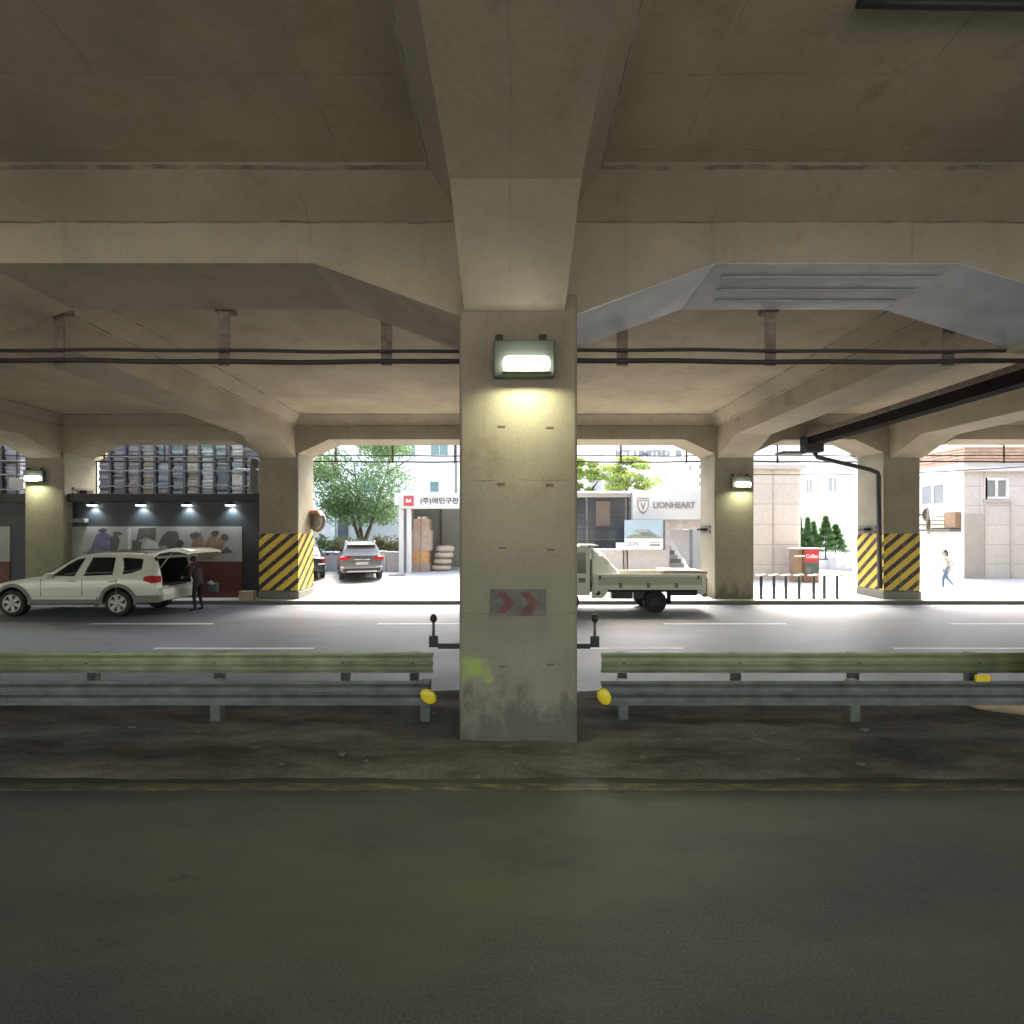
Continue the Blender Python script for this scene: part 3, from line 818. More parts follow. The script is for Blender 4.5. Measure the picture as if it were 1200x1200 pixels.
# windscreen
b = MB()
for i in range(9):
    x = .13 + (.95 - .13) * i / 8
    zt = lerp_keys(K1, x)[3]; wr_ = lerp_keys(K1, x)[4] * .88
    for k in range(9):
        y = -wr_ + 2 * wr_ * k / 8
        b.v.append((x + .012, y, zt + .022 + .004 * (1 - abs(y))))
for i in range(8):
    for k in range(8):
        q = i * 9 + k; b.f.append([q, q + 1, q + 10, q + 9]); b.m.append(0); b.sm.append(True)
b.build('windscreen', m_glass, suv, world=False)
for wx, wz in W1:
    for sd in (1, -1):
        wheel(suv, wx, sd * .83, wz - .02, .39, .25, sd, m_rim)
    arc_trim(suv, m_trim, K1, wx, wz, .455, .55)
# side sill, running board, lower cladding, bumper
for sd in (1, -1):
    MB().box(-.78, 1.22, min(sd * .90, sd * .975), max(sd * .90, sd * .975), .40, .50).build('sill_cladding', m_trim, suv, world=False, bevel=.02)
    MB().box(-.74, 1.16, min(sd * .90, sd * 1.0), max(sd * .90, sd * 1.0), .50, .60).build('door_moulding', m_suvp, suv, world=False, bevel=.025)
    MB().box(-.72, 1.12, min(sd * .86, sd * 1.06), max(sd * .86, sd * 1.06), .30, .36).build('running_board', m_rim, suv, world=False, bevel=.02)
    MB().tube([(-2.0, sd * .70, 1.83), (-1.9, sd * .70, 1.875), (-.9, sd * .70, 1.895), (-.2, sd * .70, 1.875), (-.1, sd * .70, 1.84)], .022, 8).build('roof_rail', m_trim, suv, world=False)
    MB().ell((.60, sd * 1.05, 1.20), (.10, .13, .085), 14, 8).build('wing_mirror', m_suvp, suv, world=False)
    for hx in (.02, -1.16):
        MB().box(hx - .11, hx + .11, min(sd * .955, sd * .995), max(sd * .955, sd * .995), 1.02, 1.05).build('door_handle', m_chrome, suv, world=False, bevel=.012)
    # wrap-round tail lamp
    q = MB()
    for x, zl, zh in ((-2.435, .99, 1.17), (-2.34, .97, 1.19), (-2.2, 1.00, 1.19), (-2.06, 1.06, 1.16)):
        for z in (zl, zh):
            y = side_y(K1, x, z)
            q.v.append((x, sd * (max(y, .90 if z < 1.1 else .86) + .02), z)); q.v.append((x, sd * (y - .08), z))
    for i in range(3):
        o = i * 4
        for f in ((o, o + 2, o + 6, o + 4), (o + 1, o + 5, o + 7, o + 3), (o + 2, o + 3, o + 7, o + 6), (o, o + 4, o + 5, o + 1)):
            q.f.append(list(f)); q.m.append(0 if True else 0); q.sm.append(False)
    q.f += [[0, 1, 3, 2], [12, 14, 15, 13]]; q.m += [0, 0]; q.sm += [False, False]
    tl = q.build('tail_lamp', m_red, suv, world=False)
    MB().box(-2.44, -2.2, min(sd * .90, sd * .945), max(sd * .90, sd * .945), .955, .985).build('lower_lens', m_amber, tl, world=False, bevel=.01)
    # front head lamp
    MB().ell((2.28, sd * .72, .86), (.16, .16, .09), 14, 8).build('headlight', m_amber, suv, world=False)
    # door shut lines
    for xx in (-.28, -1.28, .92):
        MB().box(xx - .006, xx + .006, min(sd * .93, sd * .9615), max(sd * .93, sd * .9615), .52, 1.10).build('door_gap', m_trim, suv, world=False)
MB().prism([(-2.58, .46), (-2.60, .62), (-2.55, .80), (-2.42, .84), (-2.40, .40)], 1, -.84, .84).build('rear_bumper', m_suvp, suv, world=False, bevel=.03)
for sd in (1, -1):
    MB().box(-2.52, -1.80, min(sd * .86, sd * .965), max(sd * .86, sd * .965), .40, .62).build('bumper_corner', m_trim, suv, world=False, bevel=.04)
MB().box(2.44, 2.56, -.80, .80, .42, .66).build('front_bumper', m_trim, suv, world=False, bevel=.05)
MB().box(2.40, 2.47, -.45, .45, .70, .86).build('grille', m_blackp, suv, world=False, bevel=.02)
# raised tailgate: a curved panel hinged on the roof edge
tg = MB()
pr = [(-2.20, 1.80), (-2.42, 1.93), (-2.75, 1.985), (-3.05, 1.97), (-3.30, 1.90)]
for side_, off in ((0, 0), (1, -.07)):
    for x, z in pr:
        for y in (-.74, -.6, 0, .6, .74):
            tg.v.append((x, y * (1 + .12 * min(1, (-x - 2.2))), z + off - (.03 if abs(y) > .7 else 0)))
nA = len(pr) * 5
for i in range(len(pr) - 1):
    for k in range(4):
        q = i * 5 + k
        tg.f.append([q, q + 1, q + 6, q + 5]); tg.m.append(0); tg.sm.append(True)
        tg.f.append([nA + q, nA + q + 5, nA + q + 6, nA + q + 1]); tg.m.append(1); tg.sm.append(True)
for i in range(len(pr) - 1):
    for k in (0, 4):
        q = i * 5 + k; tg.f.append([q, q + 5, nA + q + 5, nA + q]); tg.m.append(0); tg.sm.append(False)
for i in (0, len(pr) - 1):
    for k in range(4):
        q = i * 5 + k; tg.f.append([q, q + 1, nA + q + 1, nA + q]); tg.m.append(0); tg.sm.append(False)
tgo = tg.build('tailgate', [m_suvp, m_blackp], suv, world=False)
for sd in (1, -1):
    MB().tube([(-2.28, sd * .66, 1.30), (-2.72, sd * .66, 1.88)], .014, 8).build('gas_strut', m_rim, tgo, world=False)
MB().box(-2.38, -1.3, -.60, .60, .862, .88).build('cargo_mat', plain('grey cargo mat', (.16, .16, .17), .7), suv, world=False)
MB().box(-1.22, -1.17, -.62, .62, .88, 1.45).build('seat_back', m_blackp, suv, world=False, bevel=.02)

# ---- grey SUV seen from behind in the forecourt
m_greyp = plain('mid grey car paint', (.16, .165, .18), .3, .5, .03, 1, .6)
K2 = [(-2.30, (.50, .74, .72, .80, .66)), (-2.26, (.42, .86, .80, .90, .76)), (-2.20, (.36, .91, .98, 1.06, .76)), (-1.95, (.34, .935, 1.06, 1.44, .66)), (-1.72, (.33, .94, 1.07, 1.61, .64)),
      (-.9, (.32, .94, 1.05, 1.68, .65)), (0, (.32, .94, 1.03, 1.67, .65)), (.35, (.32, .94, 1.02, 1.60, .63)), (1.15, (.32, .935, 1.0, 1.06, .66)), (1.25, (.32, .93, .97, 1.02, .74)),
      (2.0, (.34, .90, .84, .88, .72)), (2.3, (.42, .76, .64, .68, .55))]
W2 = [(-1.33, .35), (1.37, .35)]
gy = 22.2
gs = thing('grey_suv', 'mid grey SUV parked tail toward the road in the bright forecourt', 'car', (PX(421, gy) - .62, gy + 2.0, zg(-6, gy + 1.9)), R(90 + 20))
car_body(K2, m_greyp, 'body', gs, W2, .40)
for nm, top, bot in (('front_window', [(.85, 1.12), (.40, 1.45), (.15, 1.55)], [(.95, 1.06), (.5, 1.07), (.15, 1.075)]),
                     ('rear_window', [(.05, 1.56), (-.4, 1.58), (-.85, 1.57)], [(.05, 1.075), (-.4, 1.09), (-.85, 1.10)]),
                     ('quarter_window', [(-.95, 1.56), (-1.3, 1.52), (-1.62, 1.44)], [(-.95, 1.11), (-1.3, 1.15), (-1.68, 1.25)])):
    for sd, b in glass_patch(K2, top, bot): b.build(nm, m_glass, gs, world=False)
# tailgate glass follows the sloping back
b = MB()
for x, z in ((-2.215, 1.09), (-2.11, 1.22), (-2.0, 1.37), (-1.90, 1.49)):
    hw = .70 if x < -2.1 else .64
    b.v += [(x - .022, -hw, z), (x - .03, 0, z), (x - .022, hw, z), (x + .05, -hw, z), (x + .05, 0, z), (x + .05, hw, z)]
for i in range(3):
    o = i * 6
    for f in ((o, o + 1, o + 7, o + 6), (o + 1, o + 2, o + 8, o + 7), (o, o + 6, o + 9, o + 3), (o + 2, o + 5, o + 11, o + 8)):
        b.f.append(list(f)); b.m.append(0); b.sm.append(False)
b.f += [[0, 3, 4, 5, 2, 1], [18, 19, 20, 23, 22, 21]]; b.m += [0, 0]; b.sm += [False] * 2
b.build('tailgate_window', plain('pale reflecting glass', (.10, .11, .12), .12), gs, world=False)
MB().prism([(-1.70, 1.60), (-2.03, 1.565), (-2.05, 1.52), (-1.78, 1.50)], 1, -.60, .60).build('spoiler', m_blackp, gs, world=False, bevel=.015)
MB().box(-2.33, -2.18, -.78, .78, .40, .56).build('rear_bumper', m_blackp, gs, world=False, bevel=.05)
MB().box(-2.36, -2.30, -.62, .62, .40, .45).build('skid_plate', m_rim, gs, world=False, bevel=.015)
MB().box(-2.345, -2.26, -.26, .26, .70, .83).build('number_plate', plain('blurred grey plate', (.34, .34, .34), .5), gs, world=False, bevel=.006)
MB().box(-2.30, -2.19, -.34, .34, .915, .945).build('chrome_strip', m_chrome, gs, world=False, bevel=.006)
for sd in (1, -1):
    MB().prism([(-2.275, .93), (-2.25, 1.04), (-2.05, 1.06), (-1.85, 1.01), (-2.05, .95)], 1, sd * .50 if sd < 0 else .50, sd * .925).build('tail_lamp', m_red, gs, world=False, bevel=.01)
    MB().box(-2.30, -2.16, min(sd * .56, sd * .86), max(sd * .56, sd * .86), .60, .64).build('reflector', m_amber, gs, world=False, bevel=.008)
    MB().ell((.78, sd * 1.02, 1.08), (.09, .12, .08), 14, 8).build('wing_mirror', m_greyp, gs, world=False)
    MB().tube([(-1.5, sd * .60, 1.655), (-1.2, sd * .61, 1.71), (.1, sd * .61, 1.72), (.3, sd * .61, 1.66)], .018, 8).build('roof_rail', m_chrome, gs, world=False)
    for wx, wz in W2: wheel(gs, wx, sd * .80, wz - .0, .35, .23, sd, m_rim, 5)
for wx, wz in W2: arc_trim(gs, m_blackp, K2, wx, wz, .39, .45)

# ---- dark saloon mostly hidden by the striped column
m_darkp = plain('dark blue black car paint', (.022, .024, .032), .25, .3, .03, 1, .8)
K3 = [(-2.3, (.48, .70, .78, .84, .64)), (-2.24, (.38, .84, .88, .95, .74)), (-2.1, (.32, .89, .95, 1.02, .76)), (-1.55, (.30, .91, .97, 1.05, .74)), (-.85, (.29, .91, .96, 1.42, .58)),
      (-.2, (.29, .91, .95, 1.46, .58)), (.3, (.29, .91, .94, 1.40, .57)), (1.05, (.29, .90, .92, .97, .66)), (2.0, (.32, .86, .78, .82, .66)), (2.3, (.40, .72, .58, .62, .5))]
W3 = [(-1.30, .32), (1.40, .32)]
ds = thing('dark_saloon', 'dark saloon car half hidden by the striped column, red tail lamp showing', 'car', (PX(349, gy + .2) - .55, gy + 2.4, zg(-8, gy + 2.2)), R(90 + 20))
car_body(K3, m_darkp, 'body', ds, W3, .365)
for nm, top, bot in (('front_window', [(.80, 1.02), (.40, 1.26), (.05, 1.34)], [(.85, .98), (.4, .985), (.05, .985)]),
                     ('rear_window', [(-.05, 1.34), (-.5, 1.34), (-1.1, 1.16)], [(-.05, .99), (-.6, 1.0), (-1.2, 1.03)])):
    for sd, b in glass_patch(K3, top, bot): b.build(nm, m_glass, ds, world=False)
b = MB().prism([(-1.50, 1.085), (-.92, 1.405), (-.90, 1.35), (-1.45, 1.02)], 1, -.56, .56); b.build('rear_screen', m_glass, ds, world=False)
MB().box(-2.33, -2.14, -.76, .76, .36, .55).build('rear_bumper', m_blackp, ds, world=False, bevel=.05)
MB().box(-2.34, -2.2, -.26, .26, .60, .72).build('number_plate', m_amber, ds, world=False, bevel=.006)
for sd in (1, -1):
    MB().prism([(-2.27, .76), (-2.22, .93), (-1.98, .95), (-1.80, .89), (-2.0, .80)], 1, sd * .44 if sd < 0 else .44, sd * .90).build('tail_lamp', m_red, ds, world=False, bevel=.01)
    MB().ell((.72, sd * .99, 1.0), (.08, .11, .07), 12, 8).build('wing_mirror', m_darkp, ds, world=False)
    MB().box(-2.32, -2.0, min(sd * .60, sd * .90), max(sd * .60, sd * .90), .66, .72).build('bumper_strip', m_chrome, ds, world=False, bevel=.01)
    for wx, wz in W3: wheel(ds, wx, sd * .78, wz - .0, .32, .21, sd, m_rim, 5)

# ---- flatbed truck by the kerb
m_trkp = plain('dull white truck paint', (.66, .66, .56), .45, 0, .06, 1.5)
m_trkp2 = plain('pale green side panel', (.44, .45, .33), .5, 0, .06, 1.5)
TX0, TX1 = PX(694, 15.7), PX(826, 15.7)
ty0, ty1 = 15.62, 17.22
tr = thing('flatbed_truck', 'white flatbed truck parked right of the nearest column with a tarp bundle', 'truck', (3.4, 16.4, 0))
MB().box(TX0, TX1, ty0 + .06, ty1 - .06, .84, .90).build('bed_floor', m_trkp2, tr)
def dropside(y0, y1):
    b = MB().box(TX0, TX1, y0, y1, .80, 1.17)
    o = b.build('drop_side', m_trkp2, tr)
    MB().box(TX0 - .01, TX1 + .01, y0 - .022, y0 - .0015, 1.10, 1.185).build('top_rail', m_trkp, o, world=False) if False else None
    for z0, z1, nm in ((1.09, 1.185, 'top_rail'), (.70, .84, 'bottom_rail')):
        m = MB().box(TX0 - .01, TX1 + .01, y0 - .025, y1 + .004, z0, z1)
        l = tr.location; m.v = [(v[0] - l.x, v[1] - l.y, v[2] - l.z) for v in m.v]
        m.build(nm, m_trkp, o, world=False, bevel=.01)
    return o
dropside(ty0, ty0 + .04); dropside(ty1 - .04, ty1)
for x in (TX0 + .02, TX1 - .14):
    MB().box(x, x + .14, ty0 - .034, ty0 - .004, .60, 1.19).build('corner_post', m_trkp, tr, bevel=.012)
MB().prism([(TX0 - .03, .78), (TX0 - .03, .44), (TX0 + .30, .44), (TX0 + .42, .56), (TX0 + .50, .78)], 1, ty0 + .0, ty0 + .03).build('mud_guard', m_trkp, tr, bevel=.01)
MB().lathe([(.07, 0), (.07, .03)], 16, 'y', (TX0 + .16, ty0 - .02, .60)).build('fuel_cap', m_black, tr)
MB().box(TX1 - .25, TX1 - .05, ty0 - .0, ty0 + .05, .56, .72).build('lamp_bracket', m_trkp, tr, bevel=.01)
for x in (TX0 + .85, TX0 + 1.7, TX0 + 2.55):
    MB().box(x - .05, x + .05, ty0 - .045, ty0 - .026, .76, .92).build('hinge', m_trim, tr, bevel=.006)
for x in (TX0 + .22, TX1 - .24):
    MB().box(x - .03, x + .03, ty0 - .05, ty0 - .026, 1.02, 1.14).build('latch', m_hang, tr, bevel=.006)
MB().box(TX1 + .005, TX1 + .055, ty0 + .06, ty0 + .34, .60, .72).build('tail_lamp', m_red, tr, bevel=.008)
MB().box(TX1 - .02, TX1 + .03, ty0 + .05, ty1 - .05, .74, 1.17).build('tail_board', m_trkp2, tr, bevel=.01)
MB().box(TX0 - .02, TX0 + .03, ty0 + .02, ty1 - .02, .90, 1.62).build('head_board', m_trkp, tr, bevel=.01)
for y in (ty0 + .45, ty1 - .45):
    MB().box(TX0 - 2.0, TX1 - .05, y - .05, y + .05, .58, .78).build('chassis_rail', m_blackp, tr)
MB().box(TX0 + .6, TX0 + 1.25, ty0 + .12, ty0 + .5, .40, .74).build('battery_box', m_blackp, tr, bevel=.03)
MB().box(TX0 - .05, TX1 - .12, ty0 + .10, ty1 - .1, .62, .80).build('dark_undertray', m_black, tr, bevel=.01)  # black tray added to darken the chassis space
MB().box(TX0 + 1.3, TX0 + 1.62, ty0 + .1, ty0 + .5, .36, .66).build('shade_box_mid', m_blackp, tr, bevel=.05)  # chassis clutter: black box added to deepen the shade under the bed
MB().box(TX1 - 1.1, TX1 - .2, ty0 + .15, ty0 + .40, .50, .72).build('shade_box_rear', m_blackp, tr, bevel=.03)  # second black box added to fill in the shadow under the truck
def twheel(x, dual):
    for y, out in ((ty0 + .16, -1), (ty1 - .16, 1)):
        w_ = MB().lathe([(.17, -.13), (.31, -.13), (.35, -.09), (.35, .09), (.31, .13), (.17, .13), (.17, -.13)], 32, 'y', (x, y, .33), cap=False).build('wheel', m_black, tr)
        l = tr.location
        MB().lathe([(.001, 0), (.10, 0), (.13, -out * .05), (.19, 0), (.20, out * .02)], 26, 'y', (x - l.x, y + out * .10 - l.y, .33)).build('rim', m_dkgreen, w_, world=False)
twheel(PX(768, 15.7), True); twheel(TX0 - .75, False)
MB().box(PX(768, 15.7) - .05, PX(768, 15.7) + .05, ty0 + .2, ty1 - .2, .29, .37).build('axle', m_blackp, tr)
MB().box(PX(768, 15.7) + .42, PX(768, 15.7) + .46, ty0 + .02, ty0 + .34, .25, .72).build('mud_flap', m_black, tr)
# cab
cx1 = TX0 - .06; cx0 = cx1 - 1.72
cb = MB()
prof = [(cx0 + .08, .52), (cx0, .70), (cx0 + .02, 1.10), (cx0 + .42, 1.92), (cx0 + .62, 2.02), (cx1 - .08, 2.03), (cx1, 1.95), (cx1, .52)]
cab = cb.prism(prof, 1, ty0 + .03, ty1 - .03).build('cab', m_trkp, tr, bevel=.05, seg=3)
l = tr.location
def capart(m, nm, mat, bv=.008):
    m.v = [(v[0] - l.x, v[1] - l.y, v[2] - l.z) for v in m.v]; return m.build(nm, mat, cab, world=False, bevel=bv)
for y0 in (ty0 + .022, ty1 - .034):
    capart(MB().prism([(cx0 + .25, 1.22), (cx0 + .53, 1.80), (cx0 + 1.12, 1.84), (cx0 + 1.12, 1.20)], 1, y0, y0 + .012), 'door_window', m_glass, 0)
    capart(MB().prism([(cx1 - .44, 1.20), (cx1 - .44, 1.84), (cx1 - .14, 1.84), (cx1 - .14, 1.20)], 1, y0, y0 + .012), 'side_window', plain('grey green glass', (.13, .15, .11), .15), 0)
    capart(MB().box(cx1 - .36, cx1 - .16, y0 - .004, y0 + .016, .92, 1.06), 'filler_door', m_trim, 0)
capart(MB().prism([(cx0 - .004, 1.14), (cx0 + .39, 1.90), (cx0 + .42, 1.88), (cx0 + .03, 1.12)], 1, ty0 + .14, ty1 - .14), 'windscreen', m_glass, 0)
for y in (ty0 + .2, ty1 - .5):
    capart(MB().box(cx0 - .03, cx0 + .05, y, y + .3, .72, .90), 'headlight', m_amber, .02)
capart(MB().box(cx0 - .06, cx0 + .12, ty0 + .04, ty1 - .04, .48, .66), 'bumper', m_trim, .03)
capart(MB().box(cx0 + .28, cx0 + .36, ty0 - .16, ty0 - .02, 1.20, 1.48), 'wing_mirror', m_blackp, .02)
capart(MB().box(cx1 - .28, cx1 + .26, ty0 + .10, ty1 - .1, 2.035, 2.06), 'roof_visor', m_wpaint, .008)
# load: tarp bundle against the headboard, boards at the tail (things lying on the truck)
rb = random.Random(3)
bx0, bx1 = TX0 + .05, TX0 + .98
b = MB(); NX, NY = 22, 14
for lay in (0, 1):
    for i in range(NX + 1):
        for j in range(NY + 1):
            s, t = i / NX, j / NY
            x = bx0 + (bx1 - bx0) * s; y = 16.02 + 1.06 * t
            h = (1.0 - s ** 1.5) * .86 + .22
            h *= 1 - .35 * abs(2 * t - 1) ** 3
            h += .035 * math.sin(s * 13 + t * 5) + .02 * math.sin(s * 29 - t * 17)
            ed = min(i, NX - i, j, NY - j)
            b.v.append((x, y, .905 + (max(.02, h) if lay and ed else (.02 if lay else 0))))
n2 = (NX + 1) * (NY + 1)
for i in range(NX):
    for j in range(NY):
        q = i * (NY + 1) + j
        b.f.append([n2 + q, n2 + q + 1, n2 + q + NY + 2, n2 + q + NY + 1]); b.m.append(0); b.sm.append(True)
        b.f.append([q, q + NY + 1, q + NY + 2, q + 1]); b.m.append(0); b.sm.append(False)
for i in range(NX):
    for j in (0, NY):
        q = i * (NY + 1) + j; b.f.append([q, q + NY + 1, n2 + q + NY + 1, n2 + q]); b.m.append(0); b.sm.append(False)
for j in range(NY):
    for i in (0, NX):
        q = i * (NY + 1) + j; b.f.append([q, q + 1, n2 + q + 1, n2 + q]); b.m.append(0); b.sm.append(False)
tag(b.build('tarp_bundle', plain('white tarpaulin', (.80, .80, .80), .6, 0, .05, 3, .2)), 'white tarpaulin bundle heaped behind the truck cab', 'tarpaulin')
for k in range(4):
    o = MB().box(TX1 - 1.15 + .06 * k, TX1 + .05 + .03 * k, 15.85, 16.9, .905 + .085 * k, .985 + .085 * k).build('board', m_wood if k % 2 == 0 else m_card, bevel=.008)
    tag(o, ['brown board at the bottom of the pile on the truck tail', 'pale board second from the bottom on the truck tail', 'brown board just under the top pale one on the truck tail', 'pale board on top of the pile on the truck tail'][k], 'board', 'boards piled on the truck tail')
o = tag(MB().prism([(TX1 - 1.20, 1.255), (TX1 - .1, 1.25), (TX1 - .02, 1.275), (TX1 - 1.18, 1.285)], 1, 15.8, 16.8).build('white_sheet', m_wpaint), 'white panel lying on the boards at the truck tail', 'panel')
for k in range(5):
    z = .52 + .115 * k
    o = MB().tube([(TX1 + .06, 15.75, z), (TX1 + .09, 17.05, z)], .05, 10).build('timber_pole', m_wood)
    tag(o, ['lowest', 'second lowest', 'middle', 'second highest', 'highest'][k] + ' brown timber pole racked across the truck tail', 'pole', 'timber poles on the truck tail')
MB().box(TX1 + .03, TX1 + .15, 15.95, 16.02, .44, 1.05).build('pole_rack', m_blackp, tr)
MB().box(TX1 + .03, TX1 + .15, 16.80, 16.87, .44, 1.05).build('pole_rack', m_blackp, tr)

# ------------------------------------------------------------------ dark shop between the far columns on the left
m_shop = plain('dark slate cladding', (.018, .024, .028), .5, 0, .2, 1.2)
m_ledge = plain('black metal flashing', (.012, .012, .013), .45, .2)
m_rust = plain('dark red panel', (.105, .022, .016), .6, 0, .22, 1.5)
m_mur = plain('pale grey mural ground', (.29, .29, .275), .7, 0, .10, 1.2)
m_ink = plain('grey brown ink', (.085, .078, .07), .8, 0, .3, 4)
m_robe = plain('dull blue robe paint', (.115, .11, .20), .8, 0, .2, 4)
m_ochre = plain('ochre paint', (.22, .15, .095), .8, 0, .2, 4)
m_pale = plain('chalk paint', (.42, .42, .40), .8, 0, .1, 4)
SY = 18.2
def wblob(cx, cz, rx, rz, n=20, ph=0, k=.12):
    return [(cx + rx * math.cos(2 * PI * i / n) * (1 + k * math.sin(3 * 2 * PI * i / n + ph)), cz + rz * math.sin(2 * PI * i / n) * (1 + k * math.sin(2 * 2 * PI * i / n + ph * 2))) for i in range(n)]
def shop(x0, x1, label, mural):
    zt, zb = PZ(580, SY), .122
    t = thing('dark_shop', label, 'shop', ((x0 + x1) / 2, SY, .12))
    MB().box(x0, x1, SY, SY + 1.1, zb - .1, zt).build('wall', m_shop, t)
    MB().box(x0, min(x1, -11.7), SY + 1.101, SY + 9.0, zb - .1, zt).build('rear_store', m_shop, t)
    MB().box(x0 - .0, x1 + .0, SY - .22, SY - .002, PZ(588.5, SY), zt + .03).build('ledge', m_ledge, t, bevel=.01)
    MB().box(x0, x1, SY - .30, SY - .003, -.0, PZ(704, SY)).build('plinth', m_kerb, t)
    for a, b_ in mural:
        mx0, mx1 = PX(a, SY), PX(b_, SY)
        z1, z0 = PZ(617, SY), PZ(658, SY)
        mm = MB().box(mx0, mx1, SY - .03, SY - .002, z0, z1)
        yy = SY - .034
        def fig(pts, mi, q=[0]):
            q[0] += 1
            mm.prism(pts, 1, yy - .0008 * (q[0] % 9), SY - .028, mi)
        W_ = mx1 - mx0; H_ = z1 - z0
        def P(u, v): return (mx0 + W_ * u, z0 + H_ * v)
        if b_ - a > 100:
            fig([P(.07, .03), P(.12, .35), P(.155, .78), P(.20, .86), P(.235, .74), P(.225, .30), P(.23, .03)], 2)      # blue robe
            fig(wblob(*P(.19, .88), .15, .09), 1); fig([P(.225, .15), P(.235, .70), P(.27, .80), P(.29, .60), P(.27, .22)], 1)
            fig(wblob(*P(.275, .80), .17, .07, ph=1), 1)
            fig([P(.335, .0), P(.335, .97), P(.352, .97), P(.352, .0)], 4)
            fig([P(.36, .25), P(.365, .62), P(.42, .55), P(.40, .2)], 1); fig([P(.385, .58), P(.40, .95), P(.50, .97), P(.495, .60), P(.44, .70)], 1)
            fig([P(.41, .08), P(.45, .62), P(.51, .50), P(.53, .12)], 4); fig(wblob(*P(.445, .77), .11, .10), 4)
            fig([P(.51, .45), P(.535, .72), P(.57, .88), P(.625, .86), P(.64, .60), P(.60, .48)], 1)
            fig(wblob(*P(.595, .52), .22, .22, ph=2), 1); fig(wblob(*P(.64, .50), .12, .16, ph=.5), 5)
            fig([P(.70, .30), P(.72, .75), P(.76, .84), P(.78, .60), P(.77, .3)], 3)
            fig([P(.74, .12), P(.80, .62), P(.83, .88), P(.86, .80), P(.85, .55), P(.885, .78), P(.915, .74), P(.88, .30), P(.82, .08)], 3)
            fig(wblob(*P(.725, .74), .17, .12), 1); fig(wblob(*P(.845, .80), .13, .11), 1); fig(wblob(*P(.90, .70), .13, .12, ph=1.4), 1)
            fig([P(.875, .22), P(.89, .34), P(.91, .42), P(.95, .26)], 1)
        else:
            fig([P(.2, .1), P(.45, .7), P(.8, .5), P(.75, .1)], 1)
        mm.build('mural_panel', [m_mur, m_ink, m_robe, m_ochre, m_pale, m_shop], t)
        MB().box(mx0, mx1, SY - .026, SY - .002, PZ(703, SY), PZ(658.3, SY)).build('red_panel', m_rust, t)
    return t
cxl = PX(52, D2) + CW / 2
shop(cxl + .004, PX(326.5, D2) - CW / 2 - .004, 'dark slate shop front with mural and red base between two far columns', [(83, 284)])
shop(cxl - CW - 7.2, cxl - CW - .004, 'dark shop front with a mural end at the left picture edge', [(-190, 12)])
# four wall spotlights
m_spot = emit('spotlight lens', (.92, .97, 1.0), 2)
for i, u in enumerate((108, 165, 219, 270)):
    x, z = PX(u, SY - .12), PZ(588.5, SY - .12)
    t = thing('spotlight', ['leftmost spotlight over the mural, nearest the lamp-lit column', 'second spotlight over the mural from the lamp-lit column', 'third spotlight over the mural from the lamp-lit column', 'rightmost spotlight over the mural, nearest the striped column'][i], 'spotlight', (x, SY - .12, z), 0, 'spotlights over the mural')
    MB().lathe([(.09, 0), (.10, -.05), (.11, -.10)], 16, 'z').build('shade', m_ledge, t, world=False)
    MB().box(-.16, .16, -.05, .05, -.125, -.101).build('lens', m_spot, t, world=False, bevel=.01)
    L = bpy.data.lights.new('spot_light', 'SPOT'); L.energy = 11; L.color = (.86, .95, 1.0); L.spot_size = R(125); L.spot_blend = .9; L.shadow_soft_size = .05
    lo = bpy.data.objects.new('spot_light', L); COL.objects.link(lo); lo.parent = t; lo.location = (0, -.03, -.16)
    lo.rotation_euler = (R(18), 0, 0)
tag(MB().box(PX(88, 18.1), PX(102, 18.1), 17.98, 18.17, PZ(612.5, 18.1), PZ(608, 18.1)).build('wall_box', m_steel, bevel=.01), 'small pale box on the dark slate above the mural', 'box')
tag(MB().box(PX(284, 17.8), PX(300, 17.8), 17.55, 17.85, .122, .42).build('cardboard_box', m_card, bevel=.01), 'small cardboard box on the kerb beside the striped column', 'box')

# storage rack on the shop roof, with stacks of goods
RZ = PZ(580, SY)
rk = thing('storage_rack', 'dark steel rack on the shop roof behind stacked goods', 'rack', (PX(211, 23.6), 24.0, RZ))
x0, x1 = PX(113, 23.6), PX(304, 23.6)
nst = 11
pitch = (x1 - x0) / nst
for i in range(nst + 1):
    MB().box(x0 + i * pitch - .05, x0 + i * pitch + .05, 23.5, 23.6, RZ, RZ + 3.6).build('post', plain('slate rack steel', (.05, .052, .06), .5, .2), rk)
for z in (.75, 1.45, 2.1, 2.9):
    MB().box(x0 - .05, x1 + .6, 23.44, 23.495, RZ + z, RZ + z + .045).build('rail', m_steel if z != 1.28 else m_hang, rk)
MB().box(x0, x1, 24.75, 24.8, RZ, RZ + 3.2).build('back_sheet', m_ledge, rk)
pal = {'slate': [(0.128, 0.128, 0.145), (0.177, 0.177, 0.190), (0.110, 0.114, 0.127), (0.213, 0.209, 0.217)],
       'pink': [(0.194, 0.168, 0.177), (0.239, 0.195, 0.199), (0.139, 0.134, 0.147), (0.281, 0.255, 0.255)],
       'teal': [(0.127, 0.171, 0.179), (0.232, 0.258, 0.250), (0.166, 0.201, 0.236), (0.095, 0.113, 0.130)],
       'ochre': [(0.246, 0.211, 0.158), (0.182, 0.173, 0.147), (0.122, 0.139, 0.166), (0.290, 0.272, 0.228)],
       'pale': [(0.405, 0.405, 0.373), (0.263, 0.307, 0.307), (0.174, 0.245, 0.271), (0.401, 0.396, 0.352)]}
seq = ['slate', 'slate', 'pink', 'ochre', 'teal', 'teal', 'ochre', 'pale', 'teal', 'pale', 'slate']
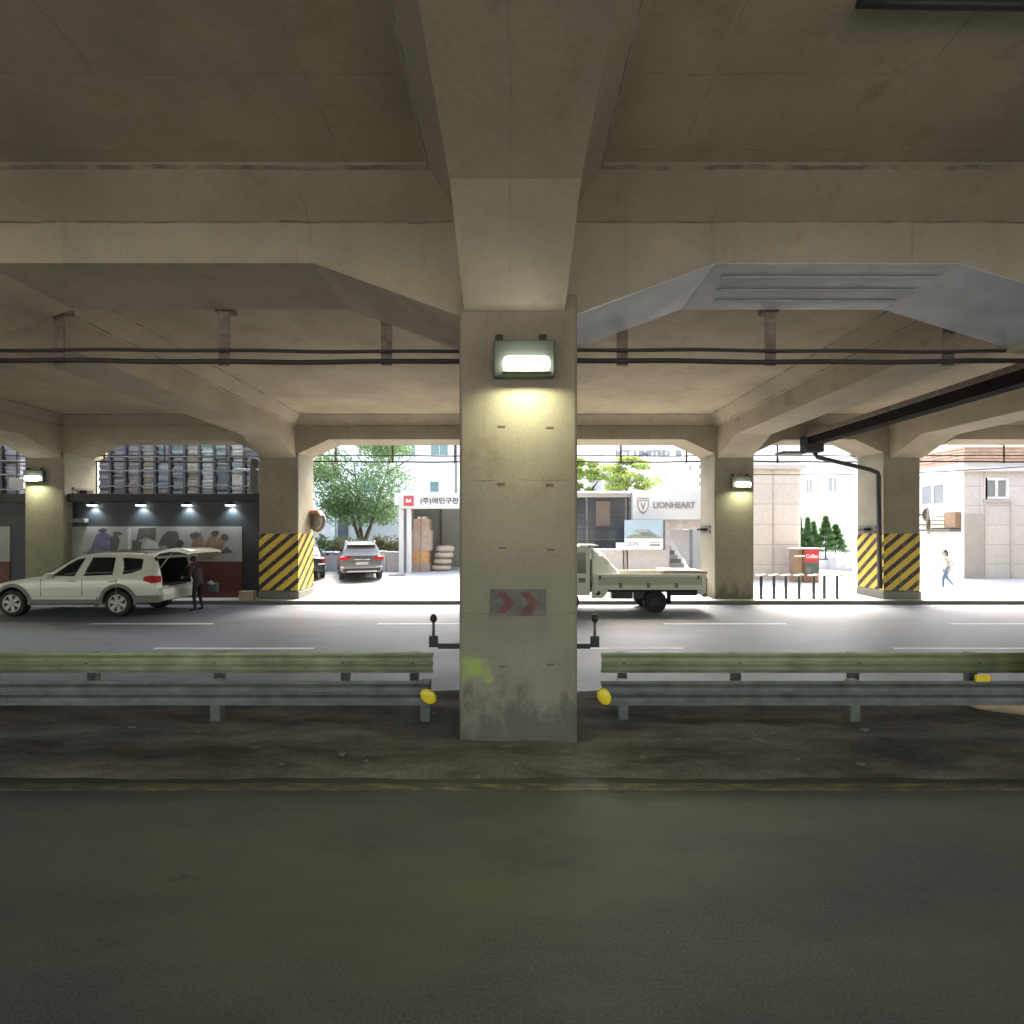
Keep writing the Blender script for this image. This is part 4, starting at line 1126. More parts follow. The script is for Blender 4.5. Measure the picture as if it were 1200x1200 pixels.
labs = ['slate grey stack of goods at the left end of the roof rack', 'slate grey stack second from the left end of the roof rack', 'pinkish grey stack third from the left end of the roof rack',
        'ochre and slate stack fourth from the left end of the roof rack', 'teal grey stack left of the rack middle, fifth from the left', 'teal grey stack in the middle of the roof rack', 'ochre stack just right of the rack middle',
        'pale stack fourth from the right end of the roof rack', 'teal stack third from the right end of the roof rack', 'pale stack second from the right end of the roof rack', 'slate grey stack at the right end of the roof rack']
def goods(x, y, z, w_, d_, h, kind, seed, label):
    rr = random.Random(seed); b = MB(); zz = 0; st = .085
    rings = []
    while zz < h:
        jx, jy, jw = rr.uniform(-.025, .025), rr.uniform(-.04, .03), rr.uniform(-.04, .02)
        for q in (zz + .006, zz + st - .006):
            rings.append([(x + sx * (w_ / 2 + jw) + jx, y + sy * d_ / 2 + jy, z + q) for sx, sy in ((-1, -1), (1, -1), (1, 1), (-1, 1))])
        zz += st
    for r in rings: b.v += r
    for i in range(len(rings) - 1):
        for k in range(4):
            b.f.append([i * 4 + k, i * 4 + (k + 1) % 4, (i + 1) * 4 + (k + 1) % 4, (i + 1) * 4 + k]); b.m.append(0); b.sm.append(False)
    n = (len(rings) - 1) * 4
    b.f += [[3, 2, 1, 0], [n, n + 1, n + 2, n + 3]]; b.m += [0, 0]; b.sm += [False] * 2
    o = b.build('goods_stack', layered('stacked goods %s %d' % (kind, seed), pal[kind], .085, seed))
    tag(o, label, 'stack', 'stacks of goods on the shop roof')
for i in range(nst):
    goods(x0 + (i + .5) * pitch, 24.12, RZ, pitch - .15, .95, random.Random(i).uniform(2.75, 3.3), seq[i], i, labs[i])
# the next rack, cut by the left edge of the picture
xa_, xb_ = PX(-34, 23.6), PX(25, 23.6)
rk2 = thing('storage_rack', 'dark rack on the roof at the left picture edge', 'rack', ((xa_ + xb_) / 2, 24.0, RZ))
for k in range(4):
    MB().box(xa_ + k * .74 - .05, xa_ + k * .74 + .05, 23.5, 23.6, RZ, RZ + 3.4).build('post', m_ledge, rk2)
for z in (.6, 1.28, 1.92): MB().box(xa_ - .05, xb_, 23.44, 23.495, RZ + z, RZ + z + .045).build('rail', m_steel, rk2)
MB().box(xa_, xb_, 24.75, 24.8, RZ, RZ + 3.2).build('back_sheet', m_ledge, rk2)
for k in range(3): goods(xa_ + (k + .5) * .74, 24.12, RZ, .58, .95, 3.0, 'slate', 20 + k, ['slate stack at the picture edge, cut by the frame', 'slate stack second from the left picture edge', 'slate stack beside the far left column'][k])
tag(MB().box(PX(16, 19.2), PX(33, 19.2), 19.0, 19.3, PZ(573, 19.2), PZ(561, 19.2)).build('meter_box', m_wpaint, bevel=.02), 'white meter box beside the lamp on the far left column', 'box')
# tank and pipes at the right end of the rack
t = thing('water_tank', 'small grey tank with pipes at the right end of the roof rack', 'tank', (PX(300, 19.3), 19.3, RZ))
MB().lathe([(.0, 0), (.20, .02), (.22, .1), (.22, 1.3), (.18, 1.42), (.0, 1.46)], 18, 'z', (0, 0, 0)).build('vessel', m_steel, t, world=False)
MB().tube([(-.8, 0, 1.05), (-.22, 0, 1.02), (.2, -.23, 1.02)], .035, 8).build('pipe', m_wplast, t, world=False)
MB().tube([(-.9, 0, 1.80), (-.3, -.05, 1.78), (.3, -.05, 1.80)], .035, 8).build('pipe', m_wplast, t, world=False)
# straps and brackets on column flanks
for x, s, lab in ((PX(860.5, D2) - CW / 2, -1, 'grey strap bracket on the left flank of the lamp-lit right column'), (PX(1057, D2) - .635, -1, 'grey strap bracket above the stripes of the right striped column'), (PX(52, D2) + CW / 2, 1, 'grey strap bracket on the right flank of the far left column')):
    zz = PZ(620 if s < 0 else 576, 18.6)
    t = thing('strap_bracket', lab, 'bracket', (x, 18.7, zz), 0, 'strap brackets on the columns')
    for k in (-.10, .08):
        a, c = sorted((x + s * .006, x + s * .05)); MB().box(a, c, 18.2, 19.1, zz + k - .04, zz + k + .04).build('strap', m_steel, t)
    a, c = sorted((x + s * .05, x + s * .30)); MB().box(a, c, 18.45, 18.75, zz - .06, zz + .03).build('clip', m_dkgreen, t, bevel=.01)

# convex traffic mirrors
def mirror(x, y, z, rz, r, label, back=False):
    t = thing('traffic_mirror', label, 'mirror', (x, y, z), rz, 'round traffic mirrors on striped columns')
    MB().lathe([(.001, -.05), (r * .5, -.04), (r * .93, 0)], 28, 'y').build('mirror_face', plain('mirror face', (.42, .41, .41), .25, .4, .03), t, world=False)
    MB().lathe([(r * .92, -.02), (r, -.02), (r * 1.03, .02), (r * .98, .06), (r * .6, .10), (.001, .11)], 28, 'y').build('rim', plain('grey mirror shell', (.26, .24, .23), .5), t, world=False)
    if not back: MB().prism([(-r * .9, r * .55), (-r * .5, r * 1.02), (r * .5, r * 1.02), (r * .9, r * .55), (r * .55, r * .78), (-r * .55, r * .78)], 1, -.16, .02).build('hood', plain('orange mirror shell', (.62, .22, .04), .5) if not back else plain('grey mirror shell', (.26, .24, .23), .5), t, world=False)
    MB().tube([(0, .10, 0), (0, .34, 0), (-.35 if not back else -.35, .42, .0)], .025, 8).build('bracket', m_steel, t, world=False)
mirror(PX(372, 18.9), 18.9, PZ(611, 18.9), R(-30), .40, 'round grey traffic mirror with small orange hood on the left striped column')
mirror(PX(1086, 18.3), 18.3, PZ(603, 18.3), R(35), .24, 'grey round mirror, upper of two beside the right striped column', True)
mirror(PX(1089, 18.7), 18.7, PZ(615, 18.7), R(50), .34, 'grey round mirror, lower of two beside the right striped column', True)

# ------------------------------------------------------------------ foliage helpers
def leaves(cs, n, size, seed, droop=.2, shell=.55):
    """leaf faces scattered through ellipsoid clumps: cs = [(centre, (rx,ry,rz), weight)]"""
    rr = random.Random(seed); b = MB()
    tot = sum(c[2] for c in cs)
    for c, r, wt in cs:
        for _ in range(int(n * wt / tot)):
            while True:
                v = Vector((rr.uniform(-1, 1), rr.uniform(-1, 1), rr.uniform(-1, 1)))
                if shell * rr.random() < v.length <= 1: break
            p = Vector((c[0] + v.x * r[0], c[1] + v.y * r[1], c[2] + v.z * r[2]))
            s = size * rr.uniform(.6, 1.35)
            d = Vector((rr.gauss(0, 1), rr.gauss(0, 1), rr.gauss(-droop, .7))).normalized()
            a = d.cross(Vector((rr.gauss(0, 1), rr.gauss(0, 1), rr.gauss(0, 1)))).normalized()
            q = a.cross(d) * s * .12
            b.add([p - d * s, p + a * s * .45 + q, p + d * s, p - a * s * .45 + q], [(0, 1, 2, 3)], 0)
    return b
def broad_tree(x, y, h, cr, label, seed, n=5200, leaf=.12, mat=None, trunk_h=1.6, tr_r=.13, clumps=34, group='leafy trees beyond the road', flat=1.0):
    z0 = zg(x, y); rr = random.Random(seed)
    t = thing('leafy_tree', label, 'tree', (x, y, z0), 0, group)
    cz = z0 + trunk_h + (h - trunk_h) * .52; hz = (h - trunk_h) * .52
    tm = MB(); forks = []
    for k in range(3):
        a = 2 * PI * k / 3 + rr.uniform(-.4, .4)
        top = Vector((x + math.cos(a) * cr * .45, y + math.sin(a) * cr * .45, z0 + h * .72))
        tm.tube([(x, y, z0 - .05), (x + .03 * math.cos(a), y, z0 + trunk_h * .55), (x + cr * .13 * math.cos(a), y + cr * .13 * math.sin(a), z0 + trunk_h * 1.15), tuple(top)], [tr_r, tr_r * .85, tr_r * .6, tr_r * .18], 9)
        for j in range(4):
            p0 = Vector((x + cr * .13 * math.cos(a), y + cr * .13 * math.sin(a), z0 + trunk_h * 1.15)).lerp(top, .15 + .2 * j)
            aa = a + rr.uniform(-1.3, 1.3)
            p2 = p0 + Vector((math.cos(aa) * cr * .55, math.sin(aa) * cr * .55, h * .14))
            tm.tube([tuple(p0), tuple(p0.lerp(p2, .5) + Vector((0, 0, .06))), tuple(p2)], [tr_r * .35, tr_r * .22, tr_r * .07], 6)
    tm.build('trunk', m_bark, t)
    cs = []
    for k in range(clumps):
        a = rr.uniform(0, 2 * PI); u = rr.uniform(-1, 1); rad = math.sqrt(max(0, 1 - u * u)) * rr.uniform(.45, .95)
        r = cr * rr.uniform(.22, .40)
        cs.append(((x + math.cos(a) * rad * cr * .85, y + math.sin(a) * rad * cr * .85, cz + u * hz * .82), (r, r, r * .62 * flat), r))
    leaves(cs, n, leaf, seed + 1).build('crown', mat or m_leaf, t)
    return t
def bush(x, y, z, rx, ry, h, label, seed, n=700, mat=None, leaf=.07, group='shrubs behind the low wall'):
    t = thing('shrub', label, 'shrub', (x, y, z), 0, group)
    rr = random.Random(seed)
    tm = MB()
    for k in range(6):
        a = rr.uniform(0, 2 * PI); tm.tube([(x, y, z - .02), (x + math.cos(a) * rx * .5, y + math.sin(a) * ry * .5, z + h * .7)], [.02, .008], 6)
    tm.build('stems', m_bark, t)
    cs = [((x + rr.uniform(-.6, .6) * rx, y + rr.uniform(-.6, .6) * ry, z + h * rr.uniform(.3, .75)), (rx * .5, ry * .5, h * .33), 1) for _ in range(9)]
    leaves(cs, n, leaf, seed + 5).build('foliage', mat or m_leafs, t)
def conifer(x, y, z, h, r, label, seed, n=1500):
    t = thing('conifer', label, 'conifer', (x, y, z), 0, 'small conifers behind the white planter')
    MB().tube([(x, y, z - .03), (x, y, z + h * .9)], [.045, .012], 8).build('trunk', m_bark, t)
    rr = random.Random(seed); b = MB()
    for _ in range(n):
        u = rr.random() ** .75
        zz = z + h * (.22 + .78 * u)
        rad = r * (1 - u) ** .85 * (1 + .22 * math.sin(u * 34)) + .03
        a = rr.uniform(0, 2 * PI); q = rad * math.sqrt(rr.uniform(.25, 1.05))
        p = Vector((x + math.cos(a) * q, y + math.sin(a) * q, zz))
        d = Vector((math.cos(a), math.sin(a), rr.uniform(-.25, .7))).normalized()
        s = rr.uniform(.06, .13); e = d.cross(Vector((rr.gauss(0, 1), rr.gauss(0, 1), 1))).normalized()
        b.add([p - d * s, p + e * s * .35, p + d * s, p - e * s * .35], [(0, 1, 2, 3)])
    b.build('crown', m_leafc, t)

# ------------------------------------------------------------------ left forecourt: tree, low wall, shed, white block of flats
broad_tree(PX(425, 30), 30, PZ(505, 30) - zg(-9, 30) + .9, 3.75, 'tall leafy tree with forked trunk behind the grey car', 11, n=17000, leaf=.10, trunk_h=2.0, tr_r=.17, clumps=52)
lw_y = 26.2
def low_wall(u0, u1, v, label, mat, cap=True):
    x0, x1 = PX(u0, lw_y), PX(u1, lw_y); z0 = zg(-6, lw_y) - .1; z1 = PZ(v, lw_y)
    t = thing('low_wall', label, 'wall', ((x0 + x1) / 2, lw_y, z0), 0, 'low garden walls behind the cars')
    MB().box(x0, x1, lw_y, lw_y + .25, z0, z1).build('wall', mat, t, bevel=.01)
    MB().box(x0 - .0, x1 + .0, lw_y - .04, lw_y + .29, z1 + .001, z1 + .07).build('coping', m_wplast, t, bevel=.012)
low_wall(330, 401, 648, 'pale low wall beside the dark saloon car', m_grey)
low_wall(402, 452, 647, 'pale low wall behind the grey car', plain('pale block wall', (.50, .50, .50), .8, 0, .08))
low_wall(453, 474, 648, 'pinkish low wall section beside the shed post', plain('pinkish render', (.46, .40, .38), .8, 0, .08))
for u, h, sd, lab, mt in ((380, .85, 31, 'green shrub left of the blue doorway behind the low wall', m_leaf), (400, .75, 32, 'olive shrub in front of the blue doorway', m_leafs), (422, .60, 33, 'green shrub at the foot of the forked tree', m_leaf), (446, .85, 34, 'olive shrub right of the tree trunk behind the low wall', m_leafs), (460, .80, 35, 'sparse olive shrub beside the shed post', m_leafs)):
    bush(PX(u, 27.2), 27.2, PZ(650, 27.2) - .1, .62, .4, h + .35, lab, sd, 800, mt)
for u in (392, 428):
    pass
# grey blue annex behind the tree with an arched doorway
ax0, ax1 = PX(372, 33), PX(468, 33)
t = thing('annex_building', 'pale blue grey annex with dark arched doorway behind the tree', 'building', ((ax0 + ax1) / 2, 33, zg(-9, 33)))
MB().box(ax0, ax1, 33, 37, .3, PZ(596, 33)).build('wall', plain('blue grey render', (.40, .43, .46), .7, 0, .06), t)
dz0, dz1 = zg(-9, 33), PZ(606, 33); du0, du1 = PX(396, 33), PX(408, 33)
MB().prism([(du0, dz0), (du0, dz1 - .25), ((du0 * 3 + du1) / 4, dz1 - .06), ((du0 + du1) / 2, dz1), ((du0 + du1 * 3) / 4, dz1 - .06), (du1, dz1 - .25), (du1, dz0)], 1, 32.95, 32.99).build('door', plain('dark blue door', (.05, .065, .09), .4), t)
MB().box(PX(388, 33), PX(393, 33), 32.9, 32.99, dz0, PZ(596, 33)).build('pilaster', plain('teal drain paint', (.40, .48, .47), .6), t)
# shed with the shop sign
sh_y = 25.4
s_x0, s_x1 = PX(467, sh_y), PX(600, sh_y)
zf = zg(-4, sh_y)
t = thing('sign_shed', 'open storage shed with white sign box and red emblem', 'shed', ((s_x0 + s_x1) / 2, sh_y, zf))
zt_, zb_ = PZ(578, sh_y), PZ(596, sh_y)
MB().box(s_x0 + .02, s_x1, sh_y, sh_y + .55, zb_, zt_).build('sign_box', plain('white sign face', (.60, .60, .60), .5, 0, .02), t, bevel=.02)
MB().box(PX(462, sh_y), s_x0 + .015, sh_y + .05, sh_y + .5, zb_ + .18, zt_ - .02).build('sign_end', m_wplast, t, bevel=.01)
for u in (469.5, 478.5):
    MB().box(PX(u, sh_y) - .11, PX(u, sh_y) + .11, sh_y + .1, sh_y + .32, zf - .1, zb_ + .005).build('post', m_wplast, t, bevel=.01)
MB().box(s_x0 + .1, s_x1, sh_y + 3.2, sh_y + 3.35, zf - .1, zb_ + .3).build('back_wall', plain('grey green shed sheet', (.24, .255, .235), .6, 0, .1, 1), t)
MB().box(s_x0 + .1, s_x0 + .2, sh_y + .34, sh_y + 3.2, zf - .1, zb_ + .3).build('side_wall', m_grey, t)
MB().box(s_x0 + .1, s_x1, sh_y + .56, sh_y + 3.4, zb_ + .31, zb_ + .40).build('roof', m_grey, t)
MB().box(PX(505, sh_y), PX(508, sh_y), sh_y + 3.1, sh_y + 3.19, zf, zb_ + .3).build('frame_post', m_steel, t)
m_em = plain('coral red emblem', (.50, .08, .08), .5, 0, .03)
ex, ez = PX(479, sh_y), PZ(587, sh_y)
em = MB().box(ex - .25, ex + .25, sh_y - .012, sh_y - .0015, ez - .25, ez + .25)
em.build('emblem', m_em, t)
merge(MB(), text_mb('BA', .24, ex, sh_y - .018, ez, .006, bold=.008)).build('emblem_lettering', m_wpaint, t)
text_mb('(주)애민구판', .33, PX(515, sh_y), sh_y - .008, PZ(587.2, sh_y), .012, width=PX(535, sh_y) - PX(490, sh_y), bold=.006).build('sign_lettering', plain('grey sign lettering', (.045, .04, .04), .5), t)
# cartons and sacks
cz = zf
for k, (u0, u1, v0, v1, mt, lab) in enumerate(((481, 503, 660, 672, m_card, 'pale carton at the bottom of the tall stack in the shed'), (483, 502, 645.5, 659, m_cardo, 'orange carton second from the bottom of the shed stack'), (481, 505, 621, 643.5, m_card, 'largest pale carton in the middle of the shed stack'), (484, 503, 608, 620, m_card, 'small pale carton near the top of the shed stack'), (489, 499, 605.4, 607.6, m_wpaint, 'thin white carton on top of the shed stack'))):
    y = sh_y + .75
    h_top = PZ(v0, y); h_bot = cz if k == 0 else zprev + .002
    b = MB().box(PX(u0, y), PX(u1, y), y, y + .75, h_bot, h_top - .0)
    o = b.build('carton', mt, bevel=.012); zprev = h_top
    tag(o, lab, 'carton', 'cartons stacked in the shed')
    tp = MB().box((PX(u0, y) + PX(u1, y)) / 2 - .04, (PX(u0, y) + PX(u1, y)) / 2 + .04, y - .003, y - .0005, h_bot + .01, h_top - .01)
    tp.build('tape', plain('brown tape', (.30, .20, .12), .4), o)
for k in range(4):
    y = sh_y + 1.0; u0, u1 = ((505, 527), (508, 528), (509, 530), (511, 531))[k]
    xx0, xx1 = PX(u0, y), PX(u1, y); hh = .33; zz = zf + .02 + k * .335
    b = MB().ell(((xx0 + xx1) / 2, y + .35, zz + hh / 2), ((xx1 - xx0) / 2 * 1.05, .42, hh / 2 * 1.12), 20, 10)
    cxm = (xx0 + xx1) / 2
    b.v = [(cxm + math.copysign(min(abs(v[0] - cxm) * 1.25, (xx1 - xx0) / 2), v[0] - cxm), v[1] + .02 * math.sin(v[0] * 11), min(max(v[2], zz), zz + hh) + .012 * math.sin(v[0] * 17 + k)) for v in b.v]
    tag(b.build('sack', plain('pale woven sack', (.46, .39, .33), .8, 0, .16, 9, .3)), ['lowest pale sack in the shed', 'second sack from the floor in the shed', 'third sack from the floor in the shed', 'topmost pale sack in the shed'][k], 'sack', 'sacks stacked in the shed')
tag(MB().box(PX(497, sh_y) + .4, PX(497, sh_y) + 1.5, sh_y + .6, sh_y + 1.8, zf + .0, zf + .018).build('pallet_sheet', m_grey), 'grey sheet on the shed floor under the sacks', 'sheet')
tag(MB().box(PX(455, 24.6), PX(474, 24.6), 24.5, 24.9, zg(-5, 24.7) - .02, zg(-5, 24.7) + .03).build('drain_cover', m_hang), 'dark drain cover in the paving beside the grey car', 'drain cover')
# white flats behind
def windowed(name, parent, x0, x1, y, z0, z1, fr=.05, glass=None, split=True, ax=1, frame=None):
    """window in a wall facing -Y (ax=1) or facing -X (ax=0: x is y0,y1 and y is the wall x)"""
    def bx(a0, a1, d0, d1, z_0, z_1):
        return MB().box(a0, a1, y - d1, y - d0, z_0, z_1) if ax == 1 else MB().box(y - d1, y - d0, a0, a1, z_0, z_1)
    f = MB()
    for q in ((x0, x1, z0, z0 + fr), (x0, x1, z1 - fr, z1), (x0, x0 + fr, z0 + fr, z1 - fr), (x1 - fr, x1, z0 + fr, z1 - fr)) + (((((x0 + x1) / 2 - fr / 2), (x0 + x1) / 2 + fr / 2, z0 + fr, z1 - fr),) if split else ()):
        g = bx(q[0], q[1], -.04, .05, q[2], q[3]); merge(f, g)
    o = f.build(name, frame or m_grey, parent)
    g = bx(x0 + fr, x1 - fr, -.03, .012, z0 + fr, z1 - fr)
    l = parent.location; g.v = [(v[0] - l.x, v[1] - l.y, v[2] - l.z) for v in g.v]
    g.build('pane', glass or m_pane, o, world=False)
    return o
m_pane = plain('grey green window glass', (.12, .19, .18), .12, 0, .1, 1)
m_pane2 = plain('grey window glass', (.22, .23, .24), .15, 0, .1, 1)
fy = 39.0
t = thing('white_flats', 'white block of flats behind the tree and the sign shed', 'building', (PX(500, fy), fy, 1))
MB().box(PX(320, fy), PX(600, fy), fy, fy + 9, .4, 13).build('wall', m_wplast, t)
windowed('window', t, PX(504.5, fy), PX(525.5, fy), fy, PZ(534, fy), PZ(514, fy))
windowed('window', t, PX(503.5, fy), PX(514.5, fy), fy, PZ(577, fy), PZ(564, fy), split=False)
windowed('window', t, PX(470, fy), PX(487, fy), fy, PZ(534, fy), PZ(514, fy))
windowed('window', t, PX(420, fy), PX(440, fy), fy, PZ(577, fy), PZ(560, fy))
lv = MB()
for k in range(6): lv.box(PX(516, fy), PX(527, fy), fy - .04, fy - .002, PZ(566 + 2.2 * k, fy), PZ(565.3 + 2.2 * k, fy))
MB().box(PX(515.6, fy), PX(527.4, fy), fy - .05, fy - .002, PZ(578, fy), PZ(564.2, fy)).build('louvre', plain('pale louvre', (.66, .65, .64), .6), t)
MB().tube([(PX(534.5, fy), fy - .08, .5), (PX(534.5, fy), fy - .08, 12.5)], .07, 8).build('downpipe', m_steel, t)
# grey wall block far left behind the shop roof
tag(MB().box(-40, PX(352, 28), 28, 31, -.1, 3.6).build('grey_block', m_grey), 'grey block behind the rack of stacked goods', 'building')

# ------------------------------------------------------------------ middle right: glazed front, lettered sign, steps, trees
gy_ = 26.0; gz = zg(5, gy_)
t = thing('lettered_front', 'white shop front with shield emblem, lettering, dark glazing and steps', 'shop', (PX(750, gy_), gy_, gz))
zt_ = PZ(578, gy_)
# dark glazed bay left, with white lintel
MB().box(PX(650, gy_), PX(740, gy_), gy_ + .25, gy_ + 4, gz - .2, zt_).build('glazed_bay', plain('smoky bay glazing', (.055, .058, .065), .12, 0, .25, .8), t)
MB().box(PX(645, gy_), PX(741, gy_), gy_ - .1, gy_ + .26, zt_ + .002, PZ(575.5, gy_)).build('roof_edge', m_wplast, t)
MB().box(PX(650, gy_), PX(740, gy_), gy_ + .16, gy_ + .247, PZ(582.5, gy_), zt_).build('head_frame', m_grey, t)
for u in (688, 734, 739): MB().box(PX(u, gy_) - .05, PX(u, gy_) + .05, gy_ + .15, gy_ + .246, PZ(646, gy_), PZ(583, gy_)).build('mullion', m_steel, t)
for v in (603, 617, 632): MB().box(PX(650, gy_), PX(733, gy_), gy_ + .19, gy_ + .245, PZ(v + .7, gy_), PZ(v, gy_)).build('transom', m_steel, t)
MB().box(PX(699, gy_), PX(716, gy_), gy_ + .20, gy_ + .244, PZ(616, gy_), PZ(587, gy_)).build('blind', plain('brown blind', (.13, .095, .07), .6), t)
# fascia with emblem and lettering
MB().box(PX(740.5, gy_), PX(823, gy_), gy_ - .25, gy_ + 3, PZ(609, gy_), PZ(575, gy_)).build('fascia', plain('white fascia', (.56, .55, .53), .6, 0, .02), t)
m_let = plain('dull brown lettering', (.24, .21, .19), .5, 0, .1)
text_mb('LIONHEART', .42, PX(788, gy_), gy_ - .27, PZ(592.5, gy_), .03, width=PX(812, gy_ - .27) - PX(762.5, gy_ - .27), bold=.012).build('lettering', m_let, t)
text_mb('HAIR  SALON'.replace('HAIR  SALON', 'ooooo ooooooooo'), .12, PX(787, gy_), gy_ - .27, PZ(598.5, gy_), .01, width=1.45).build('small_lettering', plain('faint lettering', (.58, .54, .50), .5), t) if False else None
ex, ez = PX(752, gy_), PZ(593, gy_)
def shield(s): return [(ex - .30 * s, ez + .28 * s), (ex + .30 * s, ez + .28 * s), (ex + .29 * s, ez - .04 * s), (ex + .18 * s, ez - .28 * s), (ex, ez - .42 * s), (ex - .18 * s, ez - .28 * s), (ex - .29 * s, ez - .04 * s)]
sh = MB().prism(shield(1), 1, gy_ - .275, gy_ - .2515)
o = sh.build('emblem', m_let, t)
lx = t.location
q = MB().prism(shield(.78), 1, gy_ - .280, gy_ - .2755); q.v = [(v[0] - lx.x, v[1] - lx.y, v[2] - lx.z) for v in q.v]; q.build('emblem_field', plain('pale emblem field', (.62, .56, .50), .5), o, world=False)
q = MB().prism([(ex - .14, ez + .16), (ex - .05, ez + .16), (ex, ez - .02), (ex + .05, ez + .16), (ex + .14, ez + .16), (ex + .03, ez - .22), (ex - .03, ez - .22)], 1, gy_ - .285, gy_ - .2805); q.v = [(v[0] - lx.x, v[1] - lx.y, v[2] - lx.z) for v in q.v]; q.build('emblem_figure', m_let, o, world=False)
MB().box(ex - .30, ex + .30, gy_ - .272, gy_ - .2515, ez + .34, ez + .40).build('emblem_bar', m_let, t)
# wall and stair opening below the fascia
MB().box(PX(779, gy_), PX(785, gy_), gy_, gy_ + .5, gz - .2, PZ(609.2, gy_)).build('jamb', plain('pinkish stone jamb', (.52, .47, .44), .7), t)
MB().box(PX(785.2, gy_), PX(823, gy_), gy_, gy_ + .5, PZ(620, gy_), PZ(609.2, gy_)).build('lintel', plain('pinkish stone jamb', (.52, .47, .44), .7), t)
MB().box(PX(812, gy_), PX(822, gy_), gy_, gy_ + .5, gz - .2, PZ(620.2, gy_)).build('jamb', m_grey, t)
MB().box(PX(780, gy_), PX(824, gy_), gy_ + 3.0, gy_ + 3.2, gz - .2, PZ(612, gy_)).build('stair_back_wall', m_wplast, t)
stp = MB()
sx0 = PX(786, gy_)
NSt = 10
pts = [(sx0 - .2, gz - .2)]
zt0 = PZ(666, gy_)
for k in range(NSt):
    z_b = gz + (PZ(621, gy_) - gz) * k / NSt; z_t = gz + (PZ(621, gy_) - gz) * (k + 1) / NSt
    ln = 1.15 * (1 - k / NSt) + .05
    MB().box(sx0 - .2, sx0 + ln, gy_ + 1.0 + k * .18, gy_ + 1.0 + (k + 1) * .18 + (.0), gz - .2 if k == 0 else z_b - .02, z_t).build('step', m_grey if k % 2 else plain('dark tread', (.20, .19, .185), .8), t)
sw = MB().prism([(sx0 + 1.22, gz - .2), (sx0 + 1.22, gz + .15), (sx0 + .02, PZ(621, gy_)), (sx0 + 1.1, PZ(620.5, gy_)), (sx0 + 1.24, PZ(620.5, gy_)), (sx0 + 1.24, gz - .2)], 1, gy_ + .62, gy_ + .7)
sw.build('stair_wall', m_wplast, t)
# long planter wall in front
pwy = 25.2; pz_ = zg(5, pwy)
t = thing('planter_wall', 'long pale planter wall between the glazed bay and the steps', 'wall', (PX(735, pwy), pwy, pz_))
m_ren = plain('pale pinkish render', (.52, .485, .46), .8, 0, .07)
MB().box(PX(640, pwy), PX(730, pwy), pwy, pwy + .6, pz_ - .2, PZ(645, pwy)).build('wall', m_ren, t, bevel=.01)
MB().box(PX(736, pwy), PX(783, pwy), pwy, pwy + .6, pz_ - .2, PZ(645, pwy)).build('wall', m_ren, t, bevel=.01)
MB().prism([(PX(730.5, pwy), pz_ - .2), (PX(731.5, pwy), PZ(645, pwy)), (PX(734, pwy), PZ(645, pwy)), (PX(735.5, pwy), pz_ - .2)], 1, pwy - .03, pwy + .5).build('buttress', plain('brownish render', (.38, .32, .28), .8), t)
MB().box(PX(690, pwy), PX(778, pwy), pwy - .03, pwy + .63, PZ(644.9, pwy), PZ(643, pwy)).build('coping', m_wplast, t, bevel=.01)
# picture board
by = 25.0
t = thing('picture_board', 'billboard with a picture of a modern house above the planter wall', 'billboard', (PX(755, by), by, PZ(645, by)))
x0, x1, z0, z1 = PX(732, by), PX(777, by), PZ(643, by), PZ(609.5, by)
MB().box(x0, x1, by, by + .08, z0, z1).build('board', plain('pale blue sky print', (.33, .44, .50), .5, 0, .06, .8), t)
MB().box(x1 + .002, x1 + .10, by - .03, by + .10, z0 - .05, z1).build('edge_frame', m_steel, t)
MB().box(x0, x1, by - .006, by - .0005, z0, z0 + .50).build('caption_panel', m_wpaint, t)
MB().box(PX(722, by), x0 - .002, by, by + .05, z0, z0 + .30).build('side_panel', m_wpaint, t)
h_ = z1 - z0; w_ = x1 - x0
def Q(u, v): return (x0 + u * w_, z0 + v * h_)
hs = MB()
hs.prism([Q(.02, .38), Q(.12, .46), Q(.30, .52), Q(.70, .47), Q(.98, .40), Q(.98, .36), Q(.02, .36)], 1, by - .005, by - .0004, 0)
hs.prism([Q(.22, .60), Q(.30, .66), Q(.62, .67), Q(.86, .45), Q(.80, .42), Q(.40, .45), Q(.38, .56)], 1, by - .008, by - .0052, 1)
hs.prism([Q(.20, .60), Q(.24, .63), Q(.60, .64), Q(.60, .60)], 1, by - .010, by - .0082, 2)
hs.prism([Q(.42, .47), Q(.44, .55), Q(.62, .56), Q(.74, .46)], 1, by - .011, by - .0083, 3)
hs.build('house_picture', [plain('print hedge', (.20, .25, .19), .6), plain('print house grey', (.20, .21, .21), .6), plain('print roof', (.36, .37, .37), .6), m_pane], t)
text_mb('LION', .30, Q(.20, 0)[0], by - .012, z0 + .24, .008, width=.55, bold=.01).build('caption_lettering', plain('caption grey', (.33, .33, .33), .5), t)
MB().box(Q(.65, 0)[0], Q(.92, 0)[0], by - .010, by - .0062, z0 + .28, z0 + .34).build('caption_line', plain('caption grey', (.33, .33, .33), .5), t)
MB().box(Q(.65, 0)[0], Q(.92, 0)[0], by - .010, by - .0062, z0 + .14, z0 + .22).build('caption_line', plain('caption dark', (.14, .14, .15), .5), t)
